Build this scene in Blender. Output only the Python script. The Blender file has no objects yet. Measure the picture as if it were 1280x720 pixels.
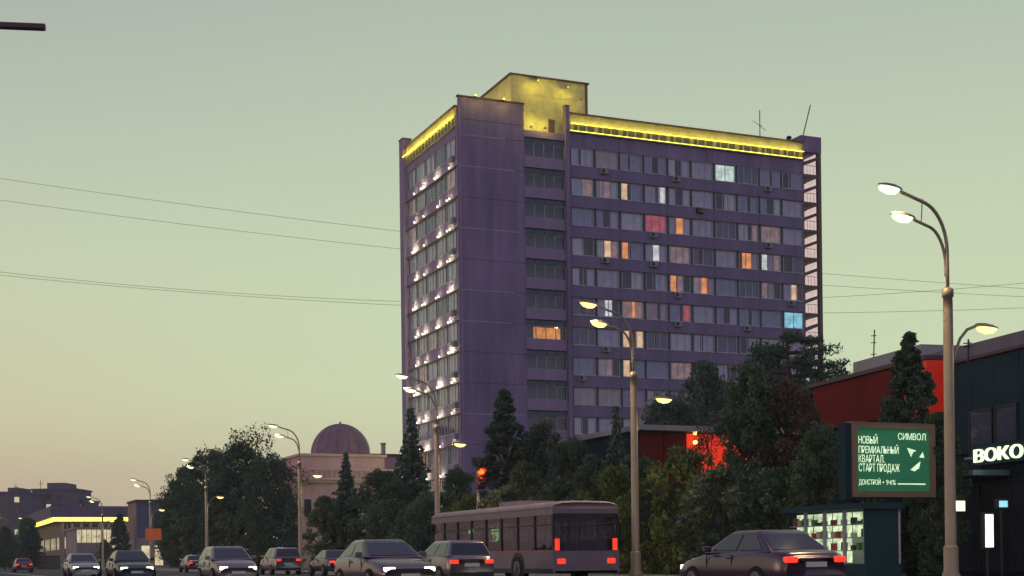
import bpy, bmesh, math, random
import numpy as np
from mathutils import Vector, Matrix

random.seed(7); rng = np.random.default_rng(7)
S = bpy.context.scene
C = S.collection
R_ = math.radians

# ------------------------------------------------------------------ camera
# world axes follow the street grid: +Y runs up the avenue, +X across it to the right
F, HY, CH = 1750.0, 697.0, 0.9
A, ROLL = R_(23.2), R_(0.7)
fwd = Vector((math.sin(A), math.cos(A), 0)); rt0 = Vector((math.cos(A), -math.sin(A), 0)); up0 = Vector((0, 0, 1))
cx_ = rt0*math.cos(ROLL) - up0*math.sin(ROLL)
cy_ = rt0*math.sin(ROLL) + up0*math.cos(ROLL)
cam = bpy.data.cameras.new('camera'); camo = bpy.data.objects.new('camera', cam); C.objects.link(camo)
m3 = Matrix((cx_, cy_, -fwd)).transposed()
camo.matrix_world = Matrix.Translation((0, 0, CH)) @ m3.to_4x4()
cam.sensor_fit = 'HORIZONTAL'; cam.sensor_width = 36; cam.lens = F*36/1280
cam.shift_y = (HY-360)/1280; cam.clip_end = 5000; cam.clip_start = 0.1
S.camera = camo

# ------------------------------------------------------------------ sky and sun
SUN_DIR = Vector((-0.84, 0.54, 0.09)).normalized()      # towards the set sun, left of the view
def lin(c): return tuple(((v/255+0.055)/1.055)**2.4 if v > 10 else v/255/12.92 for v in c)
W = bpy.data.worlds.new('World'); S.world = W; W.use_nodes = True
nt = W.node_tree; nt.nodes.clear()
out = nt.nodes.new('ShaderNodeOutputWorld'); bg = nt.nodes.new('ShaderNodeBackground')
geo = nt.nodes.new('ShaderNodeTexCoord'); sep = nt.nodes.new('ShaderNodeSeparateXYZ')
nt.links.new(geo.outputs['Generated'], sep.inputs[0])
def ramp(stops):
    r = nt.nodes.new('ShaderNodeValToRGB'); el = r.color_ramp.elements
    while len(el) < len(stops): el.new(0.5)
    for e, (p, c) in zip(el, stops): e.position = p; e.color = (*lin(c), 1)
    nt.links.new(sep.outputs['Z'], r.inputs[0]); return r
ra = ramp([(0, (200, 184, 158)), (0.05, (212, 208, 172)), (0.12, (208, 220, 180)), (0.22, (198, 211, 177)), (0.36, (177, 188, 171)), (0.62, (134, 136, 158)), (1.0, (104, 102, 142))])
rb = ramp([(0, (196, 158, 152)), (0.05, (204, 174, 149)), (0.10, (208, 195, 160)), (0.2, (197, 203, 171)), (0.28, (181, 187, 170)), (0.38, (162, 164, 166)), (0.62, (134, 134, 158)), (1.0, (104, 102, 142))])
dot = nt.nodes.new('ShaderNodeVectorMath'); dot.operation = 'DOT_PRODUCT'
dot.inputs[1].default_value = Vector((SUN_DIR.x, SUN_DIR.y, 0)).normalized()
nt.links.new(geo.outputs['Generated'], dot.inputs[0])
mr = nt.nodes.new('ShaderNodeMapRange'); mr.interpolation_type = 'SMOOTHSTEP'
mr.inputs[1].default_value = 0.12; mr.inputs[2].default_value = 0.75
nt.links.new(dot.outputs['Value'], mr.inputs[0])
mx = nt.nodes.new('ShaderNodeMixRGB'); nt.links.new(mr.outputs[0], mx.inputs[0])
nt.links.new(ra.outputs[0], mx.inputs[1]); nt.links.new(rb.outputs[0], mx.inputs[2])
rc = ramp([(0, (150, 138, 158)), (0.1, (160, 152, 172)), (0.3, (152, 150, 176)), (0.62, (128, 128, 160)), (1.0, (104, 102, 142))])   # dusk sky opposite the sunset
m2 = nt.nodes.new('ShaderNodeMapRange'); m2.interpolation_type = 'SMOOTHSTEP'; m2.inputs[1].default_value = -0.3; m2.inputs[2].default_value = -0.95
nt.links.new(dot.outputs['Value'], m2.inputs[0])
mx2 = nt.nodes.new('ShaderNodeMixRGB'); nt.links.new(m2.outputs[0], mx2.inputs[0]); nt.links.new(mx.outputs[0], mx2.inputs[1]); nt.links.new(rc.outputs[0], mx2.inputs[2]); mx = mx2
sky = nt.nodes.new('ShaderNodeTexSky'); sky.sky_type = 'NISHITA'; sky.sun_disc = False
sky.sun_elevation = R_(5); sky.sun_rotation = math.atan2(SUN_DIR.x, SUN_DIR.y)
add = nt.nodes.new('ShaderNodeMixRGB'); add.blend_type = 'ADD'; add.inputs[0].default_value = 0.012
nt.links.new(mx.outputs[0], add.inputs[1]); nt.links.new(sky.outputs[0], add.inputs[2])
nt.links.new(add.outputs[0], bg.inputs[0]); bg.inputs[1].default_value = 0.97
nt.links.new(bg.outputs[0], out.inputs[0])
sun = bpy.data.lights.new('sun', 'SUN'); sun.energy = 0.16; sun.angle = R_(12); sun.color = (1, 0.70, 0.55)
suno = bpy.data.objects.new('sun', sun); C.objects.link(suno)
suno.rotation_euler = SUN_DIR.to_track_quat('Z', 'Y').to_euler()
S.view_settings.view_transform = 'Standard'; S.view_settings.look = 'None'
S.view_settings.exposure = 0.1; S.view_settings.gamma = 1
try: S.view_settings.use_curve_mapping = False
except Exception: pass
S.render.engine = 'CYCLES'
S.cycles.use_denoising = True; S.cycles.max_bounces = 8; S.cycles.transparent_max_bounces = 24
S.cycles.sample_clamp_indirect = 4; S.cycles.caustics_reflective = False; S.cycles.caustics_refractive = False

# placement helpers: a point of the place from where it is seen and a known plane it stands in
def ray(px, py): return cx_*((px-640)/F) + cy_*((HY-py)/F) + fwd
def at(px, py, d): return ray(px, py)*d + Vector((0, 0, CH))
def on_x(px, py, x): v = ray(px, py); return v*(x/v.x) + Vector((0, 0, CH))
def on_y(px, py, y): v = ray(px, py); return v*(y/v.y) + Vector((0, 0, CH))

# ------------------------------------------------------------------ materials
MATS = {}
def mat(name, col, rough=0.75, metal=0.0, var=0.18, scale=1.5, bump=0.0, streak=False, emit=None, estr=0.0, spec=0.4, island=0.0, trans=0.0):
    if name in MATS: return MATS[name]
    m = bpy.data.materials.new(name); m.use_nodes = True; n = m.node_tree.nodes; l = m.node_tree.links
    b = n['Principled BSDF']
    b.inputs['Roughness'].default_value = rough; b.inputs['Metallic'].default_value = metal
    b.inputs['Specular IOR Level'].default_value = spec
    tc = n.new('ShaderNodeTexCoord'); mp = n.new('ShaderNodeMapping')
    l.new(tc.outputs['Object'], mp.inputs[0])
    if streak: mp.inputs['Scale'].default_value = (1, 1, 0.16)
    no = n.new('ShaderNodeTexNoise'); no.inputs['Scale'].default_value = scale; no.inputs['Detail'].default_value = 6; no.inputs['Roughness'].default_value = 0.65
    l.new(mp.outputs[0], no.inputs[0])
    rm = n.new('ShaderNodeMapRange'); rm.inputs[1].default_value = 0.3; rm.inputs[2].default_value = 0.7
    rm.inputs[3].default_value = 1-var; rm.inputs[4].default_value = 1+var
    l.new(no.outputs[0], rm.inputs[0])
    hs = n.new('ShaderNodeHueSaturation'); hs.inputs['Color'].default_value = (*col, 1)
    if island > 0:
        g = n.new('ShaderNodeNewGeometry'); r2 = n.new('ShaderNodeMapRange')
        r2.inputs[3].default_value = 1-island; r2.inputs[4].default_value = 1+island
        l.new(g.outputs['Random Per Island'], r2.inputs[0])
        mu = n.new('ShaderNodeMath'); mu.operation = 'MULTIPLY'
        l.new(rm.outputs[0], mu.inputs[0]); l.new(r2.outputs[0], mu.inputs[1]); l.new(mu.outputs[0], hs.inputs['Value'])
    else: l.new(rm.outputs[0], hs.inputs['Value'])
    l.new(hs.outputs[0], b.inputs['Base Color'])
    if bump:
        bp = n.new('ShaderNodeBump'); bp.inputs['Strength'].default_value = bump; bp.inputs['Distance'].default_value = 0.05
        n2 = n.new('ShaderNodeTexNoise'); n2.inputs['Scale'].default_value = scale*9; n2.inputs['Detail'].default_value = 5
        l.new(tc.outputs['Object'], n2.inputs[0]); l.new(n2.outputs[0], bp.inputs['Height']); l.new(bp.outputs[0], b.inputs['Normal'])
    if emit:
        b.inputs['Emission Color'].default_value = (*emit, 1); b.inputs['Emission Strength'].default_value = estr
        em = n.new('ShaderNodeMath'); em.operation = 'MULTIPLY'; em.inputs[1].default_value = estr; l.new(rm.outputs[0], em.inputs[0]); l.new(em.outputs[0], b.inputs['Emission Strength'])
    if trans:
        tr = n.new('ShaderNodeBsdfTranslucent'); l.new(hs.outputs[0], tr.inputs[0])
        ms = n.new('ShaderNodeMixShader'); ms.inputs[0].default_value = trans
        l.new(b.outputs[0], ms.inputs[1]); l.new(tr.outputs[0], ms.inputs[2]); l.new(ms.outputs[0], n['Material Output'].inputs[0])
    MATS[name] = m; return m
def glass(name, tint, refl=0.22, rough=0.03):
    if name in MATS: return MATS[name]
    m = bpy.data.materials.new(name); m.use_nodes = True; n = m.node_tree.nodes; l = m.node_tree.links
    n.remove(n['Principled BSDF'])
    t = n.new('ShaderNodeBsdfTransparent'); t.inputs[0].default_value = (*tint, 1)
    g = n.new('ShaderNodeBsdfGlossy'); g.inputs['Roughness'].default_value = rough; g.inputs[0].default_value = (0.9, 0.92, 1, 1)
    tc = n.new('ShaderNodeTexCoord'); no = n.new('ShaderNodeTexNoise'); no.inputs['Scale'].default_value = 0.9
    l.new(tc.outputs['Object'], no.inputs[0]); bp = n.new('ShaderNodeBump'); bp.inputs['Strength'].default_value = 0.05; bp.inputs['Distance'].default_value = 0.2
    l.new(no.outputs[0], bp.inputs['Height']); l.new(bp.outputs[0], g.inputs['Normal'])
    fr = n.new('ShaderNodeLayerWeight'); fr.inputs[0].default_value = 0.15
    ad = n.new('ShaderNodeMath'); ad.operation = 'MULTIPLY_ADD'; ad.inputs[1].default_value = 0.18; ad.inputs[2].default_value = refl; ad.use_clamp = True; l.new(fr.outputs['Fresnel'], ad.inputs[0])
    mx = n.new('ShaderNodeMixShader'); l.new(ad.outputs[0], mx.inputs[0]); l.new(t.outputs[0], mx.inputs[1]); l.new(g.outputs[0], mx.inputs[2])
    l.new(mx.outputs[0], n['Material Output'].inputs[0]); MATS[name] = m; return m

M = {}
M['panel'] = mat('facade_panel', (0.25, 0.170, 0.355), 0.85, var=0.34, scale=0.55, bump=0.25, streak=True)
M['panel2'] = mat('facade_panel_lit', (0.33, 0.215, 0.42), 0.85, var=0.14, scale=0.6, bump=0.25, streak=True)  # paler panel copy: light on the left face and balconies put into colour
M['band'] = mat('spandrel_panel', (0.23, 0.165, 0.335), 0.85, var=0.2, scale=0.55, bump=0.25, streak=True)
M['joint'] = mat('joint_mortar', (0.42, 0.34, 0.42), 0.9)
M['core'] = mat('interior_wall', (0.12, 0.13, 0.20), 0.9)
M['pier'] = mat('dark_pier', (0.09, 0.09, 0.15), 0.8)
M['frame'] = mat('window_frame', (0.50, 0.46, 0.58), 0.6, var=0.2)
M['framedark'] = mat('window_frame_dark', (0.30, 0.31, 0.42), 0.6)
M['wglass'] = glass('window_glass', (0.95, 0.94, 0.99), 0.045)
M['cap'] = mat('roof_cap', (0.12, 0.07, 0.09), 0.7)
M['roof'] = mat('roof_felt', (0.08, 0.07, 0.08), 0.9)
M['ledge'] = mat('ledge_metal', (0.17, 0.10, 0.11), 0.7)
M['plaster'] = mat('penthouse_plaster', (0.52, 0.44, 0.30), 0.9, var=0.28, scale=0.9, bump=0.3)
M['led'] = mat('led_yellow', (0.8, 0.7, 0.1), 0.5, emit=(1, 0.86, 0.08), estr=3.0)
M['walllamp'] = mat('wall_lamp_lens', (0.9, 0.9, 0.8), 0.4, emit=(0.95, 1.0, 0.62), estr=3)
M['black'] = mat('black_metal', (0.03, 0.03, 0.04), 0.55)
M['asphalt'] = mat('asphalt', (0.055, 0.050, 0.060), 0.85, var=0.25, scale=0.8, bump=0.3)
M['paint'] = mat('road_paint', (0.75, 0.73, 0.70), 0.7)
M['paving'] = mat('paving', (0.26, 0.23, 0.24), 0.9, var=0.2, bump=0.3)
M['kerb'] = mat('kerb_stone', (0.36, 0.34, 0.34), 0.9)
M['earth'] = mat('lawn', (0.05, 0.075, 0.03), 1.0, var=0.35, scale=0.6, bump=0.6)
M['pole'] = mat('pole_steel', (0.34, 0.27, 0.23), 0.5, metal=0.3, var=0.15)
M['lens'] = mat('lamp_lens', (0.9, 0.9, 0.8), 0.4, emit=(0.82, 1.0, 0.58), estr=1.5)
M['lensy'] = mat('lamp_lens_amber', (0.9, 0.8, 0.5), 0.4, emit=(1.0, 0.72, 0.20), estr=2.2)
M['bark'] = mat('bark', (0.07, 0.05, 0.04), 0.95, bump=0.6, scale=4)
M['wire'] = mat('wire', (0.10, 0.09, 0.10), 0.7)

# ------------------------------------------------------------------ mesh helpers
class MB:
    def __init__(s): s.v = []; s.f = []
    def box(s, x0, x1, y0, y1, z0, z1):
        b = len(s.v)
        s.v += [(x0,y0,z0),(x1,y0,z0),(x1,y1,z0),(x0,y1,z0),(x0,y0,z1),(x1,y0,z1),(x1,y1,z1),(x0,y1,z1)]
        s.f += [tuple(b+i for i in q) for q in ((0,3,2,1),(4,5,6,7),(0,1,5,4),(1,2,6,5),(2,3,7,6),(3,0,4,7))]; return s
    def poly(s, pts, flip=False):
        b = len(s.v); s.v += [tuple(p) for p in pts]; q = list(range(b, b+len(pts))); s.f.append(tuple(q[::-1] if flip else q)); return s
    def tube(s, pts, rad, n=8, cap=True):
        pts = [Vector(p) for p in pts]
        if not isinstance(rad, (list, tuple)): rad = [rad]*len(pts)
        b = len(s.v); ref = None
        for i, p in enumerate(pts):
            t = (pts[min(i+1, len(pts)-1)] - pts[max(i-1, 0)]).normalized()
            if ref is None: ref = Vector((1, 0, 0)) if abs(t.x) < 0.8 else Vector((0, 1, 0))
            a = t.cross(ref).normalized(); c = t.cross(a).normalized(); ref = c.cross(t) if False else ref
            for k in range(n):
                w = 2*math.pi*k/n; q = p + a*math.cos(w)*rad[i] + c*math.sin(w)*rad[i]; s.v.append(tuple(q))
        for i in range(len(pts)-1):
            for k in range(n):
                s.f.append((b+i*n+k, b+i*n+(k+1) % n, b+(i+1)*n+(k+1) % n, b+(i+1)*n+k))
        if cap:
            s.f.append(tuple(b+k for k in range(n))[::-1]); e = b+(len(pts)-1)*n; s.f.append(tuple(e+k for k in range(n)))
        return s
    def lathe(s, prof, n=16, c=(0, 0)):
        b = len(s.v)
        for r, z in prof:
            for k in range(n): s.v.append((c[0]+r*math.cos(2*math.pi*k/n), c[1]+r*math.sin(2*math.pi*k/n), z))
        for i in range(len(prof)-1):
            for k in range(n): s.f.append((b+i*n+k, b+i*n+(k+1) % n, b+(i+1)*n+(k+1) % n, b+(i+1)*n+k))
        s.f.append(tuple(b+k for k in range(n))[::-1]); e = b+(len(prof)-1)*n; s.f.append(tuple(e+k for k in range(n)))
        return s
    def mesh(s, name, m, smooth=False, bevel=0):
        me = bpy.data.meshes.new(name); me.from_pydata(s.v, [], s.f)
        if bevel:
            bm = bmesh.new(); bm.from_mesh(me)
            bmesh.ops.bevel(bm, geom=[e for e in bm.edges], offset=bevel, segments=2, affect='EDGES', profile=0.5)
            bm.to_mesh(me); bm.free()
        me.materials.append(m)
        if smooth: me.shade_smooth()
        return me
    def build(s, name, m, parent=None, loc=None, smooth=False, bevel=0):
        return put(name, s.mesh(name, m, smooth, bevel), parent, loc)
def put(name, me, parent=None, loc=None, rz=0):
    o = bpy.data.objects.new(name, me); C.objects.link(o)
    if parent is not None: o.parent = parent
    if loc is not None: o.location = loc
    if rz: o.rotation_euler.z = rz
    return o
def tag(o, label, cat, group=None):
    o['label'] = label; o['category'] = cat
    if group: o['group'] = group
    return o
def thing(name, label, cat, loc=(0, 0, 0), rz=0, group=None):
    o = bpy.data.objects.new(name, None); C.objects.link(o); o.location = loc; o.rotation_euler.z = rz
    o.empty_display_size = 0.2
    return tag(o, label, cat, group)
def struct(o): o['kind'] = 'structure'; return o
def lamp(kind, name, energy, color, parent, loc, radius=0.05, rot=None, **kw):
    L = bpy.data.lights.new(name, kind); L.energy = energy; L.color = color
    if kind in ('POINT', 'SPOT'): L.shadow_soft_size = radius
    for k, v in kw.items(): setattr(L, k, v)
    o = bpy.data.objects.new(name, L); C.objects.link(o); o.parent = parent; o.location = loc
    if rot: o.rotation_euler = rot
    return o
def dup(o, parent=None):
    c = o.copy(); C.objects.link(c); c.parent = parent
    for ch in list(o.children): dup(ch, c)
    return c

# ------------------------------------------------------------------ ground, road, pavements
g = MB(); g.poly([(-900, -900, -0.16), (900, -900, -0.16), (900, 900, -0.16), (-900, 900, -0.16)])
struct(g.build('ground', M['earth']))
g = MB(); g.poly([(-9, -60, 0), (23, -60, 0), (23, 880, 0), (-9, 880, 0)]); road = struct(g.build('road', M['asphalt']))
for x in (8.2, 8.55):
    g = MB(); g.poly([(x, -60, 0.004), (x+0.15, -60, 0.004), (x+0.15, 600, 0.004), (x, 600, 0.004)]); g.build('lane_line', M['paint'], road)
dash = MB().poly([(0, 0, 0.004), (0.13, 0, 0.004), (0.13, 3, 0.004), (0, 3, 0.004)]).mesh('lane_dash', M['paint'])
for x in (-1.5, 3.4, 12, 15.5, 19):
    for k in range(0, 30): put('lane_dash', dash, road, (x, -10+k*9, 0))
g = MB().box(23, 23.25, -60, 700, -0.1, 0.14); struct(g.build('kerb', M['kerb']))
g = MB().box(23.25, 29.5, -60, 700, -0.14, 0.12); struct(g.build('pavement', M['paving']))
g = MB().box(-9.25, -9, -60, 700, -0.1, 0.14); struct(g.build('kerb', M['kerb']))
g = MB().box(-40, -9.25, -60, 700, -0.15, 0.12); struct(g.build('pavement', M['paving']))

# ------------------------------------------------------------------ the tower
P0 = at(575, 360, 138); TX, TY = P0.x, P0.y
T = thing('apartment_tower', 'tall purple panel tower block with yellow lit roof edge and rows of windows', 'tower block', (TX, TY, 0))
FL = 3.06
def zr(k): return 42.72 - FL*k
NR = 13
LX, LY = 40.5, 15.7
MB().box(1.45, LX, 1.45, 16.6, 0, 45.2).build('core_wall', M['core'], T)
MB().box(1.5, LX, 1.5, 16.6, 45.2, 45.35).build('roof_slab', M['roof'], T)
# plain back and side walls
MB().box(0.3, LX, 16.6, 16.9, 0, 46).build('rear_wall', M['panel'], T)
# floor slabs between the rooms, one per storey
def slab(z0, z1):
    MB().box(0.14, LX, 0.14, 1.45, z0, z1).box(0.14, 1.45, 1.45, 16.6, z0, z1).build('floor_slab', M['core'], T)
slab(42.72, 43.7)
MB().box(12.05, LX, 0.14, 1.45, 43.7, 45.2).box(0.14, 1.45, 1.45, 16.6, 43.7, 44.6).build('attic_core', M['core'], T)
for k in range(NR-1): slab(zr(k+1), zr(k)-1.8)
slab(0, zr(NR-1)-1.8)
# --- right face: blank end bay of stacked panels
zs = [0] + [zr(k) for k in range(NR-1, -1, -1)] + [44.3, 46.45]
for i in range(len(zs)-1):
    MB().box(0, 7.1, random.uniform(0, 0.02), 0.14, zs[i]+0.02, zs[i+1]-0.02).build('panel', M['panel'], T)
for z in (zr(0), zr(1), zr(3), zr(5), zr(6), zr(9)): MB().box(0.1, random.uniform(4.5, 7.0), -0.012, 0.03, z-0.05, z+0.045).build('joint_strip', M['joint'], T)
MB().box(0.05, 7.05, 0.1, 0.3, 0, 46.4).build('panel_backing', M['joint'], T)
MB().box(-0.08, 7.15, -0.08, 0.34, 46.45, 46.6).build('parapet_cap', M['cap'], T)
MB().box(6.75, 7.1, 0.3, 1.45, 0, 46.4).build('loggia_side_wall', M['panel'], T)
# --- loggia column
LG0, LG1 = 7.1, 11.6
lframe = MB()
for x in (0, 1.1, 2.2, 3.3, 4.42): lframe.box(x, x+0.08, 0, 0.06, 0.06, 1.89)
lframe.box(0, 4.5, 0, 0.06, 0, 0.06); lframe.box(0, 4.5, 0, 0.06, 1.89, 1.95); lframe.box(3.38, 4.42, 0.01, 0.05, 1.3, 1.35)
lframe = lframe.mesh('window', M['framedark'])
lpane = MB().box(0, 1.02, 0, 0.02, 0, 1.83).mesh('pane', M['wglass'])
bal = MB().box(LG0+0.02, LG1-0.02, -0.02, 0.12, 0, 1.07).mesh('balcony_parapet', M['panel2'])
M['litorange'] = mat('room_lit_orange', (0.5, 0.3, 0.15), 0.8, var=0.5, scale=1.2, emit=(1, 0.36, 0.06), estr=0.55)
M['bulb'] = mat('room_bulb', (0.9, 0.8, 0.6), 0.5, emit=(1, 0.75, 0.3), estr=9)
for k in range(NR):
    zt, zb = zr(k)+0.55, zr(k)-1.4
    w = put('window', lframe, T, (LG0, 0.14, zb))
    for i in range(4): put('pane', lpane, w, (0.08+i*1.1, 0.02, 0.06))
    put('balcony_parapet', bal, T, (0, 0, zb-1.09))
    MB().box(LG0, LG1, 0.125, 1.45, zb-0.2, zb-0.02).build('loggia_floor', M['core'], T)
    if k == 6:
        MB().box(LG0+1.4, LG1-0.1, 1.36, 1.4, zb, zt).build('lit_room', M['litorange'], T)
        MB().lathe([(0.02, -0.2), (0.16, -0.1), (0.2, 0), (0.16, 0.12), (0.02, 0.2)], 10).build('room_lamp', M['bulb'], T, (LG1-0.75, 0.9, zt-0.45), True)
MB().box(LG0, LG1, 0.0, 0.16, zr(0)+0.55, 43.95).build('balcony_parapet', M['panel2'], T)
MB().box(LG0, LG1, 0.16, 1.6, 43.72, 43.9).build('terrace_floor', M['roof'], T)
# --- pilaster
MB().box(11.62, 12.03, -0.35, 0.3, 0, 46.75).build('pilaster', M['panel'], T)
MB().box(11.58, 12.07, -0.4, 0.34, 46.75, 46.85).build('pilaster_cap', M['cap'], T)
# --- window bays
BX0, BW = 12.05, 2.845
def winframe(w, h, cuts):
    b = MB(); t = 0.07
    b.box(0, w, 0, 0.07, 0, t); b.box(0, w, 0, 0.07, h-t, h); b.box(0, t, 0, 0.07, t, h-t); b.box(w-t, w, 0, 0.07, t, h-t)
    for c in cuts: b.box(w*c-t*0.5, w*c+t*0.5, 0.005, 0.065, t, h-t)
    b.box(-0.03, w+0.03, -0.12, 0.0, -0.05, 0.0)
    return b.mesh('window', M['frame'])
WFR = [winframe(2.5, 1.8, c) for c in ((0.33, 0.66), (0.36, 0.64), (0.5,), (0.3, 0.7), (0.62,))]
WPANE = MB().box(0.07, 2.43, 0.03, 0.045, 0.07, 1.73).mesh('pane', M['wglass'])
def curtain(x0, x1, amp, seed):
    r = random.Random(seed); n = max(6, int((x1-x0)*14)); b = MB(); top = []; bot = []; w = r.uniform(9, 15)
    for i in range(n+1):
        x = x0+(x1-x0)*i/n; y = 0.12+amp*math.sin(x*w+seed)+r.uniform(-0.01, 0.01)
        b.v += [(x, y, 0.05), (x, y, 1.76)]
    for i in range(n): b.f.append((2*i, 2*i+2, 2*i+3, 2*i+1))
    return b
CUR = {'lilac': mat('curtain_lilac', (0.70, 0.62, 0.84), 0.9, var=0.15, trans=0.15),
       'white': mat('curtain_white', (0.85, 0.80, 0.90), 0.9, var=0.12, trans=0.15),
       'blue': mat('curtain_blue', (0.42, 0.40, 0.66), 0.9, var=0.15, trans=0.15),
       'rose': mat('curtain_rose', (0.72, 0.52, 0.60), 0.9, var=0.15, trans=0.15),
       'dark': mat('curtain_dark', (0.18, 0.17, 0.28), 0.9, var=0.2, trans=0.2),
       'lit_green': mat('curtain_lit_green', (0.6, 0.65, 0.6), 0.9, var=0.45, scale=1.6, emit=(0.55, 0.72, 0.55), estr=0.75),
       'lit_cyan': mat('curtain_lit_cyan', (0.4, 0.6, 0.65), 0.9, var=0.45, scale=1.6, emit=(0.22, 0.62, 0.66), estr=0.75),
       'lit_red': mat('curtain_lit_red', (0.6, 0.2, 0.25), 0.9, var=0.45, scale=1.6, emit=(0.75, 0.10, 0.10), estr=0.30),
       'lit_orange': mat('curtain_lit_orange', (0.6, 0.35, 0.15), 0.9, var=0.45, scale=1.6, emit=(1.0, 0.34, 0.07), estr=0.62),
       'lit_warm': mat('curtain_lit_warm', (0.6, 0.5, 0.4), 0.9, var=0.45, scale=1.6, emit=(1.0, 0.62, 0.30), estr=0.6),
       'lit_dim': mat('curtain_lit_dim', (0.6, 0.45, 0.42), 0.9, var=0.45, scale=1.6, emit=(0.7, 0.38, 0.30), estr=0.14),
       'lit_white': mat('curtain_lit_white', (0.7, 0.7, 0.7), 0.9, var=0.45, scale=1.6, emit=(0.80, 0.85, 0.72), estr=0.55)}
SHAPES = [(0.06, 2.44), (0.06, 1.25), (1.2, 2.44), (0.06, 0.8), (1.7, 2.44), (0.5, 1.6), (0.9, 1.7)]
CC = {}
def cur(shape, c, v):
    k = (shape, c, v)
    if k not in CC: CC[k] = curtain(*SHAPES[shape], 0.035, v*3+shape).mesh('curtain', CUR[c])
    return CC[k]
LIT = {(0,6): [(0,'lit_green')], (1,1): [(3,'lilac'),(5,'lit_dim'),(4,'white')], (1,2): [(3,'lit_warm'),(2,'blue')], (1,3): [(1,'lilac'),(4,'lit_white')],
       (1,0): [(1,'lilac'),(2,'lit_dim')], (2,3): [(0,'lit_red')], (2,4): [(3,'lilac'),(6,'lit_orange'),(4,'white')], (2,7): [(1,'white'),(4,'lit_dim')], (2,8): [(0,'lit_dim')],
       (3,1): [(3,'white'),(6,'lit_warm'),(4,'lit_dim')], (3,2): [(3,'lit_orange'),(2,'blue')], (3,3): [(3,'lilac'),(6,'lit_white'),(4,'lilac')], (3,4): [(0,'lit_dim')],
       (3,7): [(5,'lit_orange'),(4,'rose')], (3,8): [(3,'lit_white'),(6,'rose'),(4,'lit_dim')], (4,4): [(3,'lit_orange'),(6,'lit_dim')], (4,5): [(1,'lit_dim'),(6,'lit_orange'),(4,'rose')],
       (4,8): [(3,'lit_dim'),(6,'rose')], (4,9): [(1,'lilac'),(6,'lit_warm')], (5,1): [(3,'lilac'),(6,'lit_white')], (5,2): [(1,'lit_dim'),(6,'lit_orange'),(4,'lit_dim')], (5,4): [(1,'blue'),(4,'lit_red')],
       (5,9): [(0,'lit_cyan')], (6,2): [(3,'lit_warm'),(4,'lit_warm')], (7,1): [(1,'white'),(5,'lit_dim')], (7,2): [(3,'lit_warm'),(2,'blue')], (7,4): [(0,'lit_dim')], (8,0): [(0,'rose')], (8,5): [(0,'lit_dim')], (9,0): [(3,'white'),(4,'white')]}
spw = 5.69
SP = MB().box(0.015, spw-0.015, 0, 0.14, 0.0, 1.22).mesh('spandrel_panel', M['band'])
LED_ = MB().box(0, 10*BW, -0.07, -0.003, 0, 0.05).mesh('window_ledge', M['ledge'])
PIER = MB().box(-0.02, 0.27, 0.1, 1.45, 0, 1.8).mesh('pier', M['pier'])
for k in range(NR):
    z = zr(k)-1.8
    for b in range(10):
        x = BX0+b*BW
        put('pier', PIER, T, (x, 0, z))
        w = put('window', random.choice(WFR), T, (x+0.3, 0.07, z+0.005))
        put('pane', WPANE, w)
        cl = LIT.get((k, b))
        if cl is None:
            r = random.random()
            tone = random.choices(['lilac', 'white', 'blue', 'rose', 'dark'], [5, 3, 4, 1.2, 2])[0]
            if r < 0.40: cl = [(0, tone)]
            elif r < 0.72: cl = [(random.choice((1, 3)), tone), (random.choice((2, 4)), tone)]
            elif r < 0.85: cl = [(random.choice((1, 2)), tone)]
            else: cl = [(3, tone), (4, random.choice(['lilac', 'white']))]
        for sh, c in cl: put('curtain', cur(sh, c, random.randint(0, 2)), w)
    for i in range(5): put('spandrel_panel', SP, T, (BX0+i*spw, random.uniform(-0.012, 0.012), z-1.24))
    put('window_ledge', LED_, T, (BX0, 0, z-1.26))
MB().box(0, LX, 0, 0.12, 0, zr(12)-1.8-1.28).build('ground_floor_wall', M['panel'], T)
# top storey: plain band, slit windows, lit fascia
for i in range(5): MB().box(BX0+i*spw+0.015, BX0+(i+1)*spw-0.015, 0, 0.14, 42.74, 44.2).build('spandrel_panel', M['panel'], T)
MB().box(BX0, LX, -0.28, 0.14, 44.2, 44.3).build('slit_sill', M['plaster'], T)
MB().box(BX0, LX, 0.10, 0.14, 44.3, 45.05).build('slit_recess', M['core'], T)
mull = MB().box(0, 0.12, -0.12, 0.1, 44.3, 45.05).mesh('slit_mullion', M['plaster'])
post = MB().box(0, 0.42, -0.2, 0.1, 44.3, 45.05).mesh('slit_post', M['plaster'])
for i in range(31):
    x = BX0+0.1+i*0.94
    put('slit_post' if i % 3 == 0 else 'slit_mullion', post if i % 3 == 0 else mull, T, (min(x, LX-0.45), 0, 0))
MB().box(BX0, LX, -0.10, 0.3, 45.05, 46.05).build('fascia', M['plaster'], T)
MB().box(BX0-0.0, LX+0.1, -0.34, 0.35, 46.05, 46.17).build('parapet_cap', M['cap'], T)
MB().box(BX0+0.1, LX-0.1, -0.27, -0.21, 44.31, 44.37).build('light_strip', M['led'], T)
MB().box(BX0+0.1, LX-0.1, -0.55, -0.45, 44.98, 45.03).build('light_strip', M['led'], T)
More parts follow.
